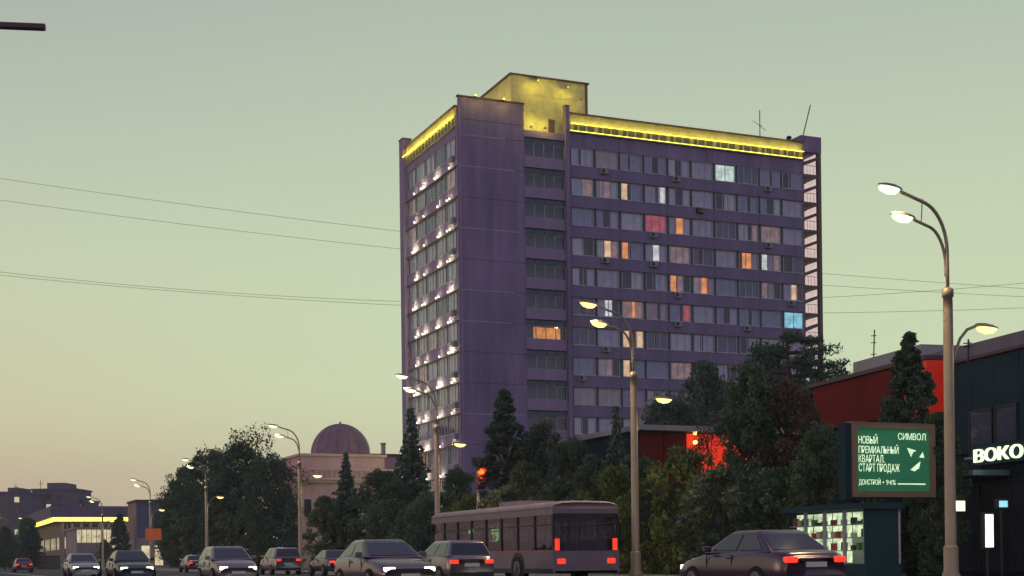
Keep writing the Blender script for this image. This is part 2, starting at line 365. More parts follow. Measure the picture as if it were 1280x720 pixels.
# --- left face
BY0, BYW = 0.75, 3.0
LWF = [winframe(2.6, 1.8, c) for c in ((0.34, 0.67), (0.5,), (0.25, 0.62))]
LWP = MB().box(0.07, 2.53, 0.03, 0.045, 0.07, 1.73).mesh('pane', M['wglass'])
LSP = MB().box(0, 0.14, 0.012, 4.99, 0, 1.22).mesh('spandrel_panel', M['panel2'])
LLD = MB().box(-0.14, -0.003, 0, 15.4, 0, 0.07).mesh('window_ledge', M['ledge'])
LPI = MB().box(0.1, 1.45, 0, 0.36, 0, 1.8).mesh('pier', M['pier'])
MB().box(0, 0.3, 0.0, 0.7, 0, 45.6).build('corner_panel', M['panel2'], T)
wl = MB(); wl.lathe([(0.05, 0), (0.08, 0.02), (0.08, 0.14), (0.05, 0.18)], 8)
wl = wl.mesh('wall_lamp', M['walllamp'])
AC = MB().box(0, 0.8, 0, 0.32, 0, 0.55); AC.box(-0.02, 0.82, 0.25, 0.40, -0.06, -0.02)
ACm = AC.mesh('air_conditioner', mat('air_conditioner', (0.3, 0.27, 0.33), 0.6)); ACm_fan = MB().lathe([(0.2, 0), (0.2, 0.02)], 16).mesh('fan', M['black'])
ACr = MB().box(-0.32, 0, 0, 0.8, 0, 0.55).mesh('air_conditioner', MATS['air_conditioner'])
for k in range(NR):
    z = zr(k)-1.8
    for b in range(5):
        y = BY0+b*BYW
        put('pier', LPI, T, (0, y, z))
        w = put('window', random.choice(LWF), T, (0.07, y+0.37+2.6, z+0.005), -math.pi/2)
        put('pane', LWP, w)
        tone = random.choices(['lilac', 'white', 'rose', 'dark', 'lit_dim'], [4, 6, 2, 2, 0.8 if k < 10 else 5])[0]
        if random.random() < 0.6: put('curtain', cur(0, tone, random.randint(0, 2)), w)
        else: put('curtain', cur(1, tone, 0), w); put('curtain', cur(4, tone, 1), w)
    for i in range(3): put('spandrel_panel', LSP, T, (random.uniform(-0.01, 0.01), 0.7+i*5.0, z-1.24))
    put('window_ledge', LLD, T, (0, 0.3, z-1.26))
    for yy in (2.05, 5.5, 9.7, 12.6):
        for dy in ((0, 0.75) if random.random() < 0.45 else (0,)):
            o = put('wall_lamp', wl, T, (-0.24, yy+dy, z-1.15))
            lamp('POINT', 'wall_lamp_light', random.choice((6, 12, 18, 24, 30, 34)), (0.86, 1.0, 0.42), o, (-0.12, 0, 0.36), 0.08)
    if random.random() < 0.7: put('air_conditioner', ACr, T, (-0.02, 0.9+random.random()*0.3, z-0.62))
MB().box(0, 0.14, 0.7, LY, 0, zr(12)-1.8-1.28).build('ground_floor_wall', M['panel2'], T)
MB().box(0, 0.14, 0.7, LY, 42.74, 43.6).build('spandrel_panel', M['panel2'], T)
MB().box(-0.22, 0.14, 0.7, LY, 43.6, 43.68).build('slit_sill', M['plaster'], T)
MB().box(0.1, 0.16, 0.7, LY, 43.68, 44.6).build('slit_recess', M['core'], T)
for i in range(16): MB().box(-0.05, 0.1, 0.72+i*0.98, 0.95+i*0.98, 43.68, 44.6).build('slit_mullion', M['plaster'], T)
MB().box(-0.06, 0.3, 0.3, LY, 44.6, 45.55).build('fascia', M['plaster'], T)
MB().box(-0.28, 0.35, 0.3, LY, 45.55, 45.66).build('parapet_cap', M['cap'], T)
MB().box(-0.5, -0.4, 0.8, LY-0.1, 44.53, 44.58).build('light_strip', M['led'], T)
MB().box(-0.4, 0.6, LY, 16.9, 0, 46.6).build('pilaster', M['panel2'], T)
MB().box(-0.45, 0.65, LY-0.05, 16.95, 46.6, 46.72).build('pilaster_cap', M['cap'], T)
# window air conditioners of the right face
for k, b in ((0,1),(0,4),(1,5),(2,3),(2,8),(3,1),(3,3),(4,4),(4,9),(5,7),(5,4),(6,1),(7,0),(0,8),(1,5)):
    o = put('air_conditioner', ACm, T, (BX0+b*BW+0.7, -0.33, zr(k)-1.8-0.62))
    f = put('fan', ACm_fan, o, (0.27, -0.001, 0.28)); f.rotation_euler.x = math.pi/2
# penthouse with yellow floodlit plaster
PX0, PX1, PY0, PY1, PZ = 6.15, 14.7, 0.95, 11.5, 49.65
ph = MB().box(PX0, PX1, PY0, PY1, 43.95, PZ).build('penthouse', M['plaster'], T)
MB().box(PX0-0.18, PX1+0.18, PY0-0.18, PY1+0.18, PZ, PZ+0.16).build('penthouse_roof', M['cap'], ph)
MB().box(10.25, 10.95, PY0-0.05, PY0-0.004, 43.96, 45.6).build('door', M['cap'], ph)
MB().box(14.45, 14.74, PY0-0.06, PY0-0.004, 45.2, PZ-0.02).build('corner_strip', M['cap'], ph)
for i, (x0, x1) in enumerate(((6.16, 9.2), (9.24, 12.1), (12.14, 14.44))):
    MB().box(x0, x1, PY0-0.03, PY0-0.003, 47.9, PZ-0.15).build('cladding_panel', M['plaster'], ph)
for x, y, z in ((-1, 0, 0),): pass
MB().box(PX0-0.05, PX0-0.004, 5.5, 7, 46.2, 47.6).build('door', M['cap'], ph)
YEL = (0.95, 0.84, 0.07)
fl = MB().box(-0.12, 0.12, -0.1, 0.1, -0.08, 0.08).mesh('floodlight', M['black'])
def flood(loc, e, rot=None, r=0.12):
    o = put('floodlight', fl, T, loc); return lamp('POINT', 'floodlight_light', e, YEL, o, (0, -0.25, -0.15) if rot is None else rot, r)
flood((8.6, -0.2, 49.0), 110); flood((11.9, -0.2, 48.7), 95); flood((13.4, -0.3, 47.6), 25)
flood((9.4, -0.1, 44.3), 75, (0, -0.3, 0.3)); flood((7.9, 0.0, 44.3), 60, (0.1, -0.2, 0.4))
flood((4.4, 2.6, 46.2), 170, (-0.2, 0, 0.3)); flood((4.4, 7.0, 46.2), 190, (-0.2, 0, 0.3))
flood((1.6, -0.7, 46.5), 75, (0, -0.2, 0)); flood((4.6, -0.7, 46.5), 75, (0, -0.2, 0))
lamp('AREA', 'fascia_light', 170, YEL, T, (BX0+14.2, -0.5, 45.05), rot=(R_(140), 0, 0), shape='RECTANGLE', size=28, size_y=0.15)
lamp('AREA', 'fascia_light', 150, YEL, T, (-0.45, 8.2, 44.6), rot=(R_(140), 0, -math.pi/2), shape='RECTANGLE', size=14.5, size_y=0.15)
# end stair column: posts, landings, flights, pale lit glazing behind
SX0, SX1 = 40.62, 43.0
M['stairglow'] = mat('stair_glazing', (0.6, 0.5, 0.5), 0.6, var=0.25, scale=3, emit=(0.80, 0.62, 0.56), estr=0.75)
MB().box(LX+0.003, SX0, 0, 3.2, 0, 46.7).build('stair_wall', M['panel'], T)
MB().box(SX1-0.42, SX1, -0.02, 0.4, 0, 46.7).build('stair_post', M['ledge'], T)
MB().box(SX1-0.42, SX1, 2.8, 3.2, 0, 46.7).build('stair_post', M['ledge'], T)
MB().box(SX0-0.3, SX1+0.02, -0.06, 3.25, 45.2, 46.95).build('stair_head', M['panel'], T)
land = MB().box(SX0, SX1-0.42, 0.02, 2.9, 0, 0.32).mesh('landing', M['ledge'])
flight = MB(); 
flight.v = [(SX0,0.1,0),(SX1-0.42,0.1,0.75),(SX1-0.42,0.1,1.1),(SX0,0.1,0.35),(SX0,1.3,0),(SX1-0.42,1.3,0.75),(SX1-0.42,1.3,1.1),(SX0,1.3,0.35)]
flight.f = [(0,1,2,3),(7,6,5,4),(0,4,5,1),(3,2,6,7),(0,3,7,4),(1,5,6,2)]; flight = flight.mesh('stair_flight', M['ledge'])
glz = MB().box(SX1-0.3, SX1-0.25, 0.4, 2.8, 0.32, FL).mesh('stair_glazing', M['stairglow'])
rail = MB()
for i in range(5): rail.box(SX0+0.1+i*0.42, SX0+0.125+i*0.42, 0.03, 0.055, 0.3, 1.25)
rail.box(SX0, SX1-0.42, 0.02, 0.06, 1.25, 1.3); rail = rail.mesh('railing', M['black'])
for k in range(15):
    z = 45.2-FL*(k+1)+0.3
    if z < 0: break
    put('landing', land, T, (0, 0, z)); put('stair_flight', flight, T, (0, 0, z+1.25)); put('stair_glazing', glz, T, (0, 0, z)); put('railing', rail, T, (0, 0, z))
# roof furniture
def antenna(px, py0, py1, label, y=4.0, tilt=0.0, cross=True, r=0.05):
    q = on_y(px, py1, TY+y); t = on_y(px, py0, TY+y); h = t.z-q.z
    o = thing('roof_antenna', label, 'antenna', (q.x, q.y, q.z-0.4))
    MB().tube([(0, 0, 0), (tilt*h, 0, h+0.4)], r, 6).build('mast', M['black'], o)
    if cross:
        MB().tube([(-0.9, 0, h*0.72), (0.9, 0.2, h*0.45)], 0.03, 5).build('crossbar', M['black'], o)
        MB().tube([(-0.4, -0.3, h*0.55), (0.6, 0.4, h*0.62)], 0.025, 5).build('crossbar', M['black'], o)
    return o
antenna(950, 138, 172, 'thin roof antenna with crossbars above the lit roof edge of the tower')
antenna(1003, 130, 168, 'bare slanted mast leaning right at the end of the tower roof', 2.0, 0.33, False, 0.06)
q = on_y(990, 176, TY+1.5); o = thing('roof_vent', 'small dark vent unit beside the slanted mast on the tower roof', 'roof vent', (q.x, q.y, 46.0))
MB().box(-0.9, 0.9, -0.4, 0.4, 0.2, 0.75).build('duct', M['black'], o, bevel=0.08); MB().lathe([(0.22, 0), (0.22, 0.9), (0.35, 1.0), (0.2, 1.2)], 10).build('cowl', M['black'], o, (-0.4, 0, 0))

# ------------------------------------------------------------------ street lamps
def arc(p0, h, reach, n=9, rise=0.35):
    # tube path going up from p0 and bending over to -x by `reach`
    pts = []
    for i in range(n+1):
        a = (math.pi/2)*0.86*i/n
        pts.append((p0[0]-(1-math.cos(a))*reach*0.62, p0[1], p0[2]+math.sin(a)*h))
    e = pts[-1]; pts.append((p0[0]-reach, p0[1], e[2]+rise*0.6)); return pts
pole_m = MB().lathe([(0.17, 0), (0.17, 0.7), (0.145, 0.75), (0.125, 7.0), (0.12, 7.35), (0.15, 7.36), (0.15, 7.55), (0.07, 7.6)], 14).mesh('pole', M['pole'], True)
base_m = MB().lathe([(0.26, 0), (0.26, 0.12), (0.19, 0.3), (0.19, 0.9), (0.17, 0.95)], 14).mesh('pole_base', M['pole'], True)
up = [(0, 0, 7.5), (0, 0, 8.3)]
arm1 = MB().tube(up+arc((0, 0, 8.5), 1.25, 1.45), 0.045, 8).mesh('arm', M['pole'], True)
arm2 = MB().tube([(-0.0, 0.06, 7.9), (0, 0.06, 8.0)]+arc((-0.0, 0.06, 8.1), 1.05, 1.0, rise=0.25), 0.04, 8).mesh('arm', M['pole'], True)
brace = MB().tube([(-0.78, 0.0, 9.82), (-0.78, 0.05, 9.2)], 0.015, 5).mesh('brace', M['pole'])
arm3 = MB().tube([(0.12, 0, 5.5), (0.2, 0, 5.9), (0.38, 0, 6.3), (0.62, 0, 6.55), (0.9, 0, 6.65)], 0.04, 8).mesh('side_arm', M['pole'], True)
def lum_mesh():
    b = MB(); prof = [(0, 0.05, 0.04), (0.08, 0.10, 0.09), (0.3, 0.15, 0.12), (0.55, 0.15, 0.10), (0.72, 0.10, 0.06), (0.76, 0.04, 0.03)]
    n = 10; base = 0
    for y, w, h in prof:
        for k in range(n):
            a = math.pi*k/(n-1); b.v.append((-y, w*math.cos(a), h*math.sin(a)))
    for i in range(len(prof)-1):
        for k in range(n-1): b.f.append((i*n+k, i*n+k+1, (i+1)*n+k+1, (i+1)*n+k))
    return b.mesh('luminaire', M['pole'], True)
def lens_mesh(m):
    b = MB(); prof = [(0.10, 0.06, 0.02), (0.2, 0.14, 0.12), (0.4, 0.16, 0.16), (0.6, 0.14, 0.12), (0.72, 0.06, 0.02)]; n = 10
    for y, w, h in prof:
        for k in range(n):
            a = math.pi*k/(n-1); b.v.append((-y, -w*math.cos(a), -h*math.sin(a)-0.004))
    for i in range(len(prof)-1):
        for k in range(n-1): b.f.append((i*n+k, i*n+k+1, (i+1)*n+k+1, (i+1)*n+k))
    return b.mesh('lens', m, True)
LUM = lum_mesh(); LENS = {'w': lens_mesh(M['lens']), 'y': lens_mesh(M['lensy'])}
def street_lamp(x, y, label, tone='w', power=500, side=True, sc=1.0, light=True):
    o = thing('street_lamp', label, 'street lamp', (x, y, 0.12), 0, 'street lamps along the avenue'); o.scale = (sc, sc, sc)
    put('pole', pole_m, o); put('pole_base', base_m, o); put('arm', arm1, o); put('arm', arm2, o); put('brace', brace, o)
    heads = [((-1.42, 0, 9.95), 0.12, 0, tone), ((-0.97, 0.06, 9.28), 0.12, 0, tone)]
    if side: put('side_arm', arm3, o); heads.append(((0.86, 0, 6.65), -0.06, math.pi, 'y'))
    for p, tilt, rz, tn in heads:
        l = put('luminaire', LUM, o, p); l.rotation_euler = (0, tilt, rz); put('lens', LENS[tn], l)
        if light:
            c = (1, 0.72, 0.34)
            lamp('SPOT', 'luminaire_light', power if rz == 0 else power*0.5, c, l, (-0.4, 0, -0.2), 0.15, spot_size=R_(150), spot_blend=0.8)
    return o
for px, lab, tone in ((1187, 'nearest double arm street lamp at right edge beside the green billboard', 'w'), (793, 'tall double arm street lamp with amber heads in front of the tower', 'y'),
                (546, 'double arm street lamp in front of the lit left corner of the tower', 'w'), (374, 'double arm street lamp before the domed building', 'w'),
                (257, 'double arm street lamp before the dark leafy trees', 'w'), (187, 'double arm street lamp beside the orange board', 'w'), (127, 'double arm street lamp farthest up the avenue', 'w')):
    p = on_x(px, 560, 24.6); street_lamp(p.x, p.y, lab, tone)
# far lamps on the other branch of the avenue
for px, d, lab in ((37, 330, 'tiny far street lamp above the leftmost tree'), (84, 300, 'tiny far street lamp before the yellow lit building'), (8, 300, 'tiny far street lamp at the left edge of view')):
    p = at(px, 650, d); street_lamp(p.x, p.y, lab, 'y', 300, False, 1.15 if px != 84 else 1.25)
# arm of a lamp whose post stands outside the view at the left
p = at(56, 33, 15)
o = thing('street_lamp', 'dark flat lamp head reaching in at the top left corner', 'street lamp', (p.x, p.y, 0.12)); o.rotation_euler.z = -A
hz = p.z-0.12
MB().lathe([(0.13, 0), (0.11, hz-0.6), (0.06, hz-0.1), (0.05, hz+0.1)], 12).build('pole', M['pole'], o, (-3.2, 0, 0), True)
MB().tube([(-3.2, 0, hz-0.25), (-2.6, 0, hz+0.06), (-0.7, 0, hz+0.03)], 0.035, 8).build('arm', M['cap'], o)
MB().tube([(-0.95, 0, hz+0.04), (0, 0, hz-0.01)], 0.042, 6).build('luminaire', M['cap'], o)

# ------------------------------------------------------------------ overhead wires far behind the tower
wires = [((0, 223), (508, 290), (1300, 362), 'upper of the two steep wires left of the tower'), ((0, 250), (508, 312), (1300, 372), 'lower of the two steep wires left of the tower'),
         ((0, 340), (508, 377), (1300, 352), 'upper wire of the close low pair left of the tower'), ((0, 344), (508, 382), (1300, 384), 'lower wire of the close low pair left of the tower')]
for a, b, c, lab in wires:
    pts = []
    for i in range(41):
        t = i/40; x = -120+1520*t
        # parabola through the three sightings
        (x0, y0), (x1, y1), (x2, y2) = a, b, c
        yv = y0*(x-x1)*(x-x2)/((x0-x1)*(x0-x2)) + y1*(x-x0)*(x-x2)/((x1-x0)*(x1-x2)) + y2*(x-x0)*(x-x1)/((x2-x0)*(x2-x1))
        pts.append(at(x, yv, 230))
    tag(MB().tube(pts, 0.028, 4).build('overhead_wire', M['wire']), lab, 'wire', 'overhead wires')

# ------------------------------------------------------------------ trees
GREENS = {'spruce': mat('needles', (0.10, 0.15, 0.115), 0.9, var=0.3, scale=0.8, island=0.45, spec=0.2),
          'dark': mat('leaves_dark', (0.105, 0.15, 0.105), 0.8, var=0.3, scale=0.6, island=0.5, spec=0.25, trans=0.35),
          'mid': mat('leaves_mid', (0.12, 0.18, 0.11), 0.8, var=0.3, scale=0.6, island=0.5, spec=0.25, trans=0.35),
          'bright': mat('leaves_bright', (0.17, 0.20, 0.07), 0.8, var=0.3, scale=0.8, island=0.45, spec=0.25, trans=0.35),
          'brown': mat('leaves_brown', (0.15, 0.095, 0.07), 0.8, var=0.3, scale=0.7, island=0.5, spec=0.2, trans=0.2)}
def leaf_quads(cen, size, droop=None, seed=0, aspect=0.55):
    r = np.random.default_rng(seed); n = len(cen)
    u = r.normal(size=(n, 3)); 
    if droop is not None: u = droop*1.6 + u*0.55
    u /= np.linalg.norm(u, axis=1, keepdims=True)
    w = r.normal(size=(n, 3)); w -= (w*u).sum(1, keepdims=True)*u; w /= np.linalg.norm(w, axis=1, keepdims=True)
    s = (size*r.uniform(0.6, 1.4, n))[:, None]
    v = np.empty((n, 4, 3)); v[:, 0] = cen-u*s; v[:, 1] = cen+w*s*aspect; v[:, 2] = cen+u*s; v[:, 3] = cen-w*s*aspect
    return v.reshape(-1, 3)
def leaf_mesh(name, v, m):
    n = len(v)//4; me = bpy.data.meshes.new(name)
    me.vertices.add(n*4); me.vertices.foreach_set('co', v.astype(np.float32).ravel())
    me.loops.add(n*4); me.loops.foreach_set('vertex_index', np.arange(n*4, dtype=np.int32))
    me.polygons.add(n); me.polygons.foreach_set('loop_start', np.arange(0, n*4, 4, dtype=np.int32)); me.polygons.foreach_set('loop_total', np.full(n, 4, np.int32))
    me.update(); me.validate(); me.materials.append(m); return me
def make_conifer(seed, ratio, density=1.35, gap=0.0):
    # unit height spruce; ratio = widest radius over height
    r = np.random.default_rng(seed); cen = []; dr = []; tr = MB()
    tr.tube([(0, 0, 0), (0.004, 0, 0.5), (0, 0, 1.0)], [0.016, 0.010, 0.002], 7)
    L = int(34*density)
    for i in range(L):
        z = 0.06+0.94*(i/L)**0.95
        rad = ratio*min(1, (1-z)*1.25+0.02)*r.uniform(0.72, 1.12)
        nb = max(4, int(11*(1-z*0.6)*density)); a0 = r.uniform(0, 6.28)
        for b in range(nb):
            if r.random() < gap: continue
            a = a0+b*6.283/nb+r.uniform(-0.25, 0.25); R = rad*r.uniform(0.6, 1.12)
            d = np.array([math.cos(a), math.sin(a), -0.22]); tip = np.array([0, 0, z])+d*R
            if i % 3 == 0: tr.tube([(0, 0, z), tuple(tip)], [0.004, 0.0012], 4, False)
            k = max(4, int(26*R/ratio))
            t = r.uniform(0.18, 1.0, k)**0.8
            p = np.array([0, 0, z])[None]+d[None]*(R*t)[:, None]
            side = np.array([-math.sin(a), math.cos(a), 0])
            p += side[None]*((1.05-t)*R*0.35*r.uniform(-1, 1, k))[:, None]+r.normal(0, 0.006, (k, 3))
            p[:, 2] += 0.03*t**3*R/ratio
            cen.append(p); dr.append(np.repeat((d*0.7+np.array([0, 0, -0.25]))[None], k, 0))
    cen = np.concatenate(cen); dr = np.concatenate(dr)
    return tr, leaf_quads(cen, 0.018, dr, seed, 0.5)
def make_broad(seed, ratio, zlo=0.18, nclump=85, leaf=0.0105, per=115, shape='oval', spread=1.0):
    r = np.random.default_rng(seed); tr = MB(); cen = []
    tr.tube([(0, 0, 0), (0.006, 0.004, zlo), (0.0, 0.008, 0.55), (0.01, 0, 0.82)], [0.026, 0.02, 0.012, 0.004], 8)
    ph = r.uniform(0, 6.28, 4)
    for i in range(nclump):
        t = r.uniform(0, 1); z = zlo*0.8+(1-zlo*0.8)*t
        if shape == 'oval': prof = math.sin(math.pi*min(1, max(0.06, 0.10+0.88*t)))**0.62
        elif shape == 'cone': prof = min(1, (t+0.10)*3.2)*(1-t)**0.72*1.12+0.04
        elif shape == 'spire': prof = min(1, (t+0.25)*2.2)*(1-t)**0.85+0.012
        else: prof = (1-t**2.6)**0.5*min(1, 0.65+1.2*t)
        a = r.uniform(0, 6.28); lob = 1+0.16*math.sin(3*a+ph[0]+5*t)+0.12*math.sin(5*a+ph[1]-7*t)
        R = ratio*prof*lob*math.sqrt(r.uniform(0.12, 1.0))*spread
        c = np.array([R*math.cos(a), R*math.sin(a), min(z, 0.985)])
        if i % 3 == 0: tr.tube([(0, 0, max(zlo, c[2]-0.16)), tuple(c*0.6+np.array([0, 0, max(zlo, c[2]-0.10)])*0.4), tuple(c)], [0.007, 0.0045, 0.0015], 5, False)
        rc = ratio*r.uniform(0.13, 0.26)*(1 if shape != 'spire' else 1.1-0.7*t)
        n = int(per*r.uniform(0.6, 1.3)); d = r.normal(size=(n, 3)); d /= np.linalg.norm(d, axis=1, keepdims=True)
        p = c+d*(rc*r.uniform(0.25, 1.0, n)**0.6)[:, None]*np.array([1, 1, 0.75]); cen.append(p)
    cen = np.concatenate(cen); cen = cen[cen[:, 2] > 0.03]
    return tr, leaf_quads(cen, leaf, None, seed)
def make_pine(seed):
    r = np.random.default_rng(seed); tr = MB(); cen = []; dr = []
    tr.tube([(0, 0, 0), (0.02, 0.01, 0.4), (-0.01, 0.0, 0.75), (0.01, 0, 0.98)], [0.024, 0.019, 0.012, 0.003], 8)
    for i in range(34):
        z = 0.30+0.69*i/34; a = i*2.4+r.uniform(-0.4, 0.4); R = (0.30*(1-((z-0.52)/0.62)**2)+0.03)*r.uniform(0.55, 1.2)
        e = np.array([R*math.cos(a), R*math.sin(a), z+r.uniform(-0.01, 0.05)]); m = e*0.55+np.array([0, 0, z*0.45-0.006])
        tr.tube([(0, 0, z), tuple(m), tuple(e)], [0.009, 0.006, 0.002], 5, False)
        for t in np.linspace(0.35, 1.0, 6):
            c = np.array([e[0]*t, e[1]*t, z+(e[2]-z)*t])
            n = int(60*r.uniform(0.5, 1.2)); rc = 0.038*r.uniform(0.7, 1.3)
            d = r.normal(size=(n, 3)); d /= np.linalg.norm(d, axis=1, keepdims=True); p = c+d*(rc*r.uniform(0.2, 1, n)**0.5)[:, None]*np.array([1, 1, 0.55])
            cen.append(p); dr.append(d*0.6)
    return tr, leaf_quads(np.concatenate(cen), 0.011, np.concatenate(dr), seed, 0.28)
TR = {}
def variant(key, fn, green):
    tr, lv = fn(); TR[key] = (tr.mesh('trunk', M['bark'], True), leaf_mesh('crown', lv, GREENS[green]))
variant('spruceA', lambda: make_conifer(3, 0.24), 'spruce'); variant('spruceB', lambda: make_conifer(8, 0.30, 1.25, 0.05), 'spruce')
variant('spruceC', lambda: make_conifer(17, 0.22, 1.35), 'spruce')
variant('coneA', lambda: make_broad(21, 0.30, 0.06, 190, 0.012, 120, 'cone'), 'dark'); variant('coneB', lambda: make_broad(22, 0.27, 0.05, 190, 0.0115, 125, 'oval'), 'mid')
variant('coneC', lambda: make_broad(24, 0.26, 0.05, 230, 0.0095, 120, 'spire'), 'dark')
variant('broadA', lambda: make_broad(31, 0.40, 0.08, 190, 0.0125, 130), 'dark'); variant('broadB', lambda: make_broad(32, 0.40, 0.08, 190, 0.0125, 130, 'dome'), 'dark')
variant('broadC', lambda: make_broad(33, 0.36, 0.06, 180, 0.012, 125), 'mid'); variant('brown', lambda: make_broad(34, 0.34, 0.06, 160, 0.0115, 120), 'brown')
variant('shrubA', lambda: make_broad(41, 0.50, 0.05, 60, 0.026, 90, 'dome'), 'bright'); variant('shrubB', lambda: make_broad(42, 0.62, 0.04, 60, 0.026, 90, 'dome'), 'mid')
variant('shrubC', lambda: make_broad(43, 0.55, 0.04, 60, 0.028, 90, 'dome'), 'dark'); variant('pine', lambda: make_pine(51), 'spruce')
variant('wispy', lambda: make_broad(61, 0.44, 0.15, 80, 0.0105, 60, 'dome', 1.15), 'brown')
tn = [0]
def tree(kind, px, top, x, wfac, label, name='tree', cat='tree', group='trees along the avenue', depth=None, base=0.0):
    p = on_x(px, top, x) if depth is None else at(px, top, depth)
    h = p.z-base; tn[0] += 1
    o = thing(name, label, cat, (p.x, p.y, base), tn[0]*1.7, group); o.scale = (h*wfac, h*wfac, h)
    t, c = TR[kind]; put('trunk', t, o); put('crown', c, o); return o
# leafy group left of the dome
tree('broadB', 232, 588, 30.5, 0.8, 'rounded dark tree at the left end of the leafy clump', 'leafy_tree')
tree('broadA', 262, 566, 31, 0.8, 'dark leafy tree behind the lamp left of the domed building', 'leafy_tree')
tree('wispy', 318, 535, 33, 0.9, 'tallest loose brownish tree beside the domed building', 'leafy_tree')
tree('broadB', 300, 560, 29.5, 0.9, 'dense dark tree in the middle of the leafy clump', 'leafy_tree')
tree('broadA', 335, 572, 29, 0.7, 'dense dark tree at the right end of the leafy clump', 'leafy_tree')
tree('coneB', 222, 610, 29, 0.8, 'low green tree at the foot of the leafy clump', 'leafy_tree')
tree('coneB', 278, 612, 27.8, 0.9, 'low pale green tree before the middle of the leafy clump', 'leafy_tree')
tree('coneA', 248, 625, 27.5, 0.9, 'small cone shaped tree under the lamp before the leafy clump', 'leafy_tree')
# before the dome
tree('spruceA', 432, 565, 30, 1.05, 'dark spruce in front of the domed building', 'spruce_tree')
tree('spruceC', 362, 610, 29, 0.8, 'slim young spruce at the corner of the domed building', 'spruce_tree')
tree('coneB', 405, 622, 28, 0.9, 'low bushy tree left of the spruce before the dome', 'leafy_tree')
tree('broadC', 476, 590, 32, 0.9, 'green bushy tree between the dome and the tower', 'leafy_tree')
tree('broadA', 492, 603, 30, 0.75, 'dark bushy tree left of the spruce at the tower', 'leafy_tree')
# before the tower
tree('spruceA', 514, 508, 33, 0.92, 'tall dark spruce before the lit left face of the tower', 'spruce_tree')
tree('shrubB', 480, 628, 28.5, 0.8, 'rounded low bush beneath the trees right of the dome', 'shrub', 'shrub')
tree('shrubB', 545, 618, 29, 0.9, 'rounded bush at the foot of the lamp before the tower corner', 'shrub', 'shrub')
tree('broadC', 570, 588, 33, 0.62, 'small round tree under the lit corner of the tower', 'leafy_tree')
tree('coneC', 630, 487, 33, 1.15, 'broad cone shaped tree before the blank wall of the tower', 'leafy_tree')
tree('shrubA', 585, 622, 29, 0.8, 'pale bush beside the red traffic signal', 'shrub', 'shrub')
tree('broadB', 678, 535, 36, 0.62, 'rounded dark tree before the balconies of the tower', 'leafy_tree')
tree('broadA', 715, 552, 35, 0.62, 'low dark tree right of the balconies of the tower', 'leafy_tree')
tree('coneB', 655, 580, 31, 0.8, 'bushy green tree low before the balconies', 'leafy_tree')
tree('spruceB', 770, 506, 37, 0.72, 'pointed spruce just left of the amber street lamp', 'spruce_tree')
tree('coneB', 740, 572, 31.5, 0.75, 'small green tree between spruce and amber lamp', 'leafy_tree')
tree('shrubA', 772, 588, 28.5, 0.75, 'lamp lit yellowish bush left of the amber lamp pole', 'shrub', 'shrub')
tree('broadA', 835, 500, 44, 0.62, 'dark leafy tree in front of the red sign wall', 'leafy_tree')
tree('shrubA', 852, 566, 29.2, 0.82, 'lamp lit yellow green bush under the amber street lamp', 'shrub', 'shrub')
tree('broadC', 806, 575, 31, 0.55, 'dark bushy tree right behind the amber lamp pole', 'leafy_tree')
tree('broadB', 880, 462, 55, 0.52, 'dark tree behind the tall green tree at the tower foot', 'leafy_tree')
tree('coneB', 938, 462, 32.5, 0.66, 'tall full green tree right of the red sign wall', 'leafy_tree')
tree('pine', 985, 414, 52, 1.0, 'ragged dark pine reaching past the right edge of the tower', 'pine_tree', depth=88)
tree('pine', 1022, 445, 54, 0.9, 'smaller ragged pine right of the tower stair column', 'pine_tree', depth=92)
tree('broadB', 955, 440, 56, 0.5, 'dark round tree left of the ragged pine', 'leafy_tree', depth=92)
tree('brown', 985, 478, 34, 0.75, 'reddish brown tree left of the green billboard', 'leafy_tree')
tree('broadC', 1028, 535, 31.5, 0.72, 'bushy green tree at the left edge of the billboard', 'leafy_tree')
tree('wispy', 888, 528, 35, 0.55, 'sparse tree crossing the glowing red wall', 'leafy_tree')
tree('shrubB', 960, 590, 30.5, 0.8, 'wide green bush below the reddish brown tree', 'shrub', 'shrub')
tree('shrubC', 905, 590, 28.6, 0.9, 'dark bush below the tall full green tree', 'shrub', 'shrub')
tree('coneC', 1136, 416, 33.6, 0.95, 'slim tall tree behind the billboard against the red fascia', 'leafy_tree')
tree('coneB', 1172, 520, 32.5, 0.6, 'low tree between the billboard and the nearest lamp', 'leafy_tree')
tree('shrubC', 700, 605, 28.5, 0.9, 'dark low bush before the balconies', 'shrub', 'shrub')
tree('shrubC', 640, 612, 28.4, 0.9, 'dark low bush under the broad cone shaped tree', 'shrub', 'shrub')
# far left
tree('broadC', 34, 648, 0, 0.75, 'dark green tree before the yellow lit building, left one', 'leafy_tree', depth=235)
tree('coneA', 40, 655, 0, 0.9, 'small conical tree beside the dark tree at far left', 'leafy_tree', depth=225)
tree('broadB', 6, 660, 0, 0.75, 'dark tree cut by the left edge of view', 'leafy_tree', depth=220)
tree('coneA', 149, 644, 0, 0.85, 'dark conical tree between the two far buildings', 'leafy_tree', depth=215)
tree('coneB', 130, 675, 0, 1.0, 'little pale tree before the far glass corner', 'leafy_tree', depth=205)

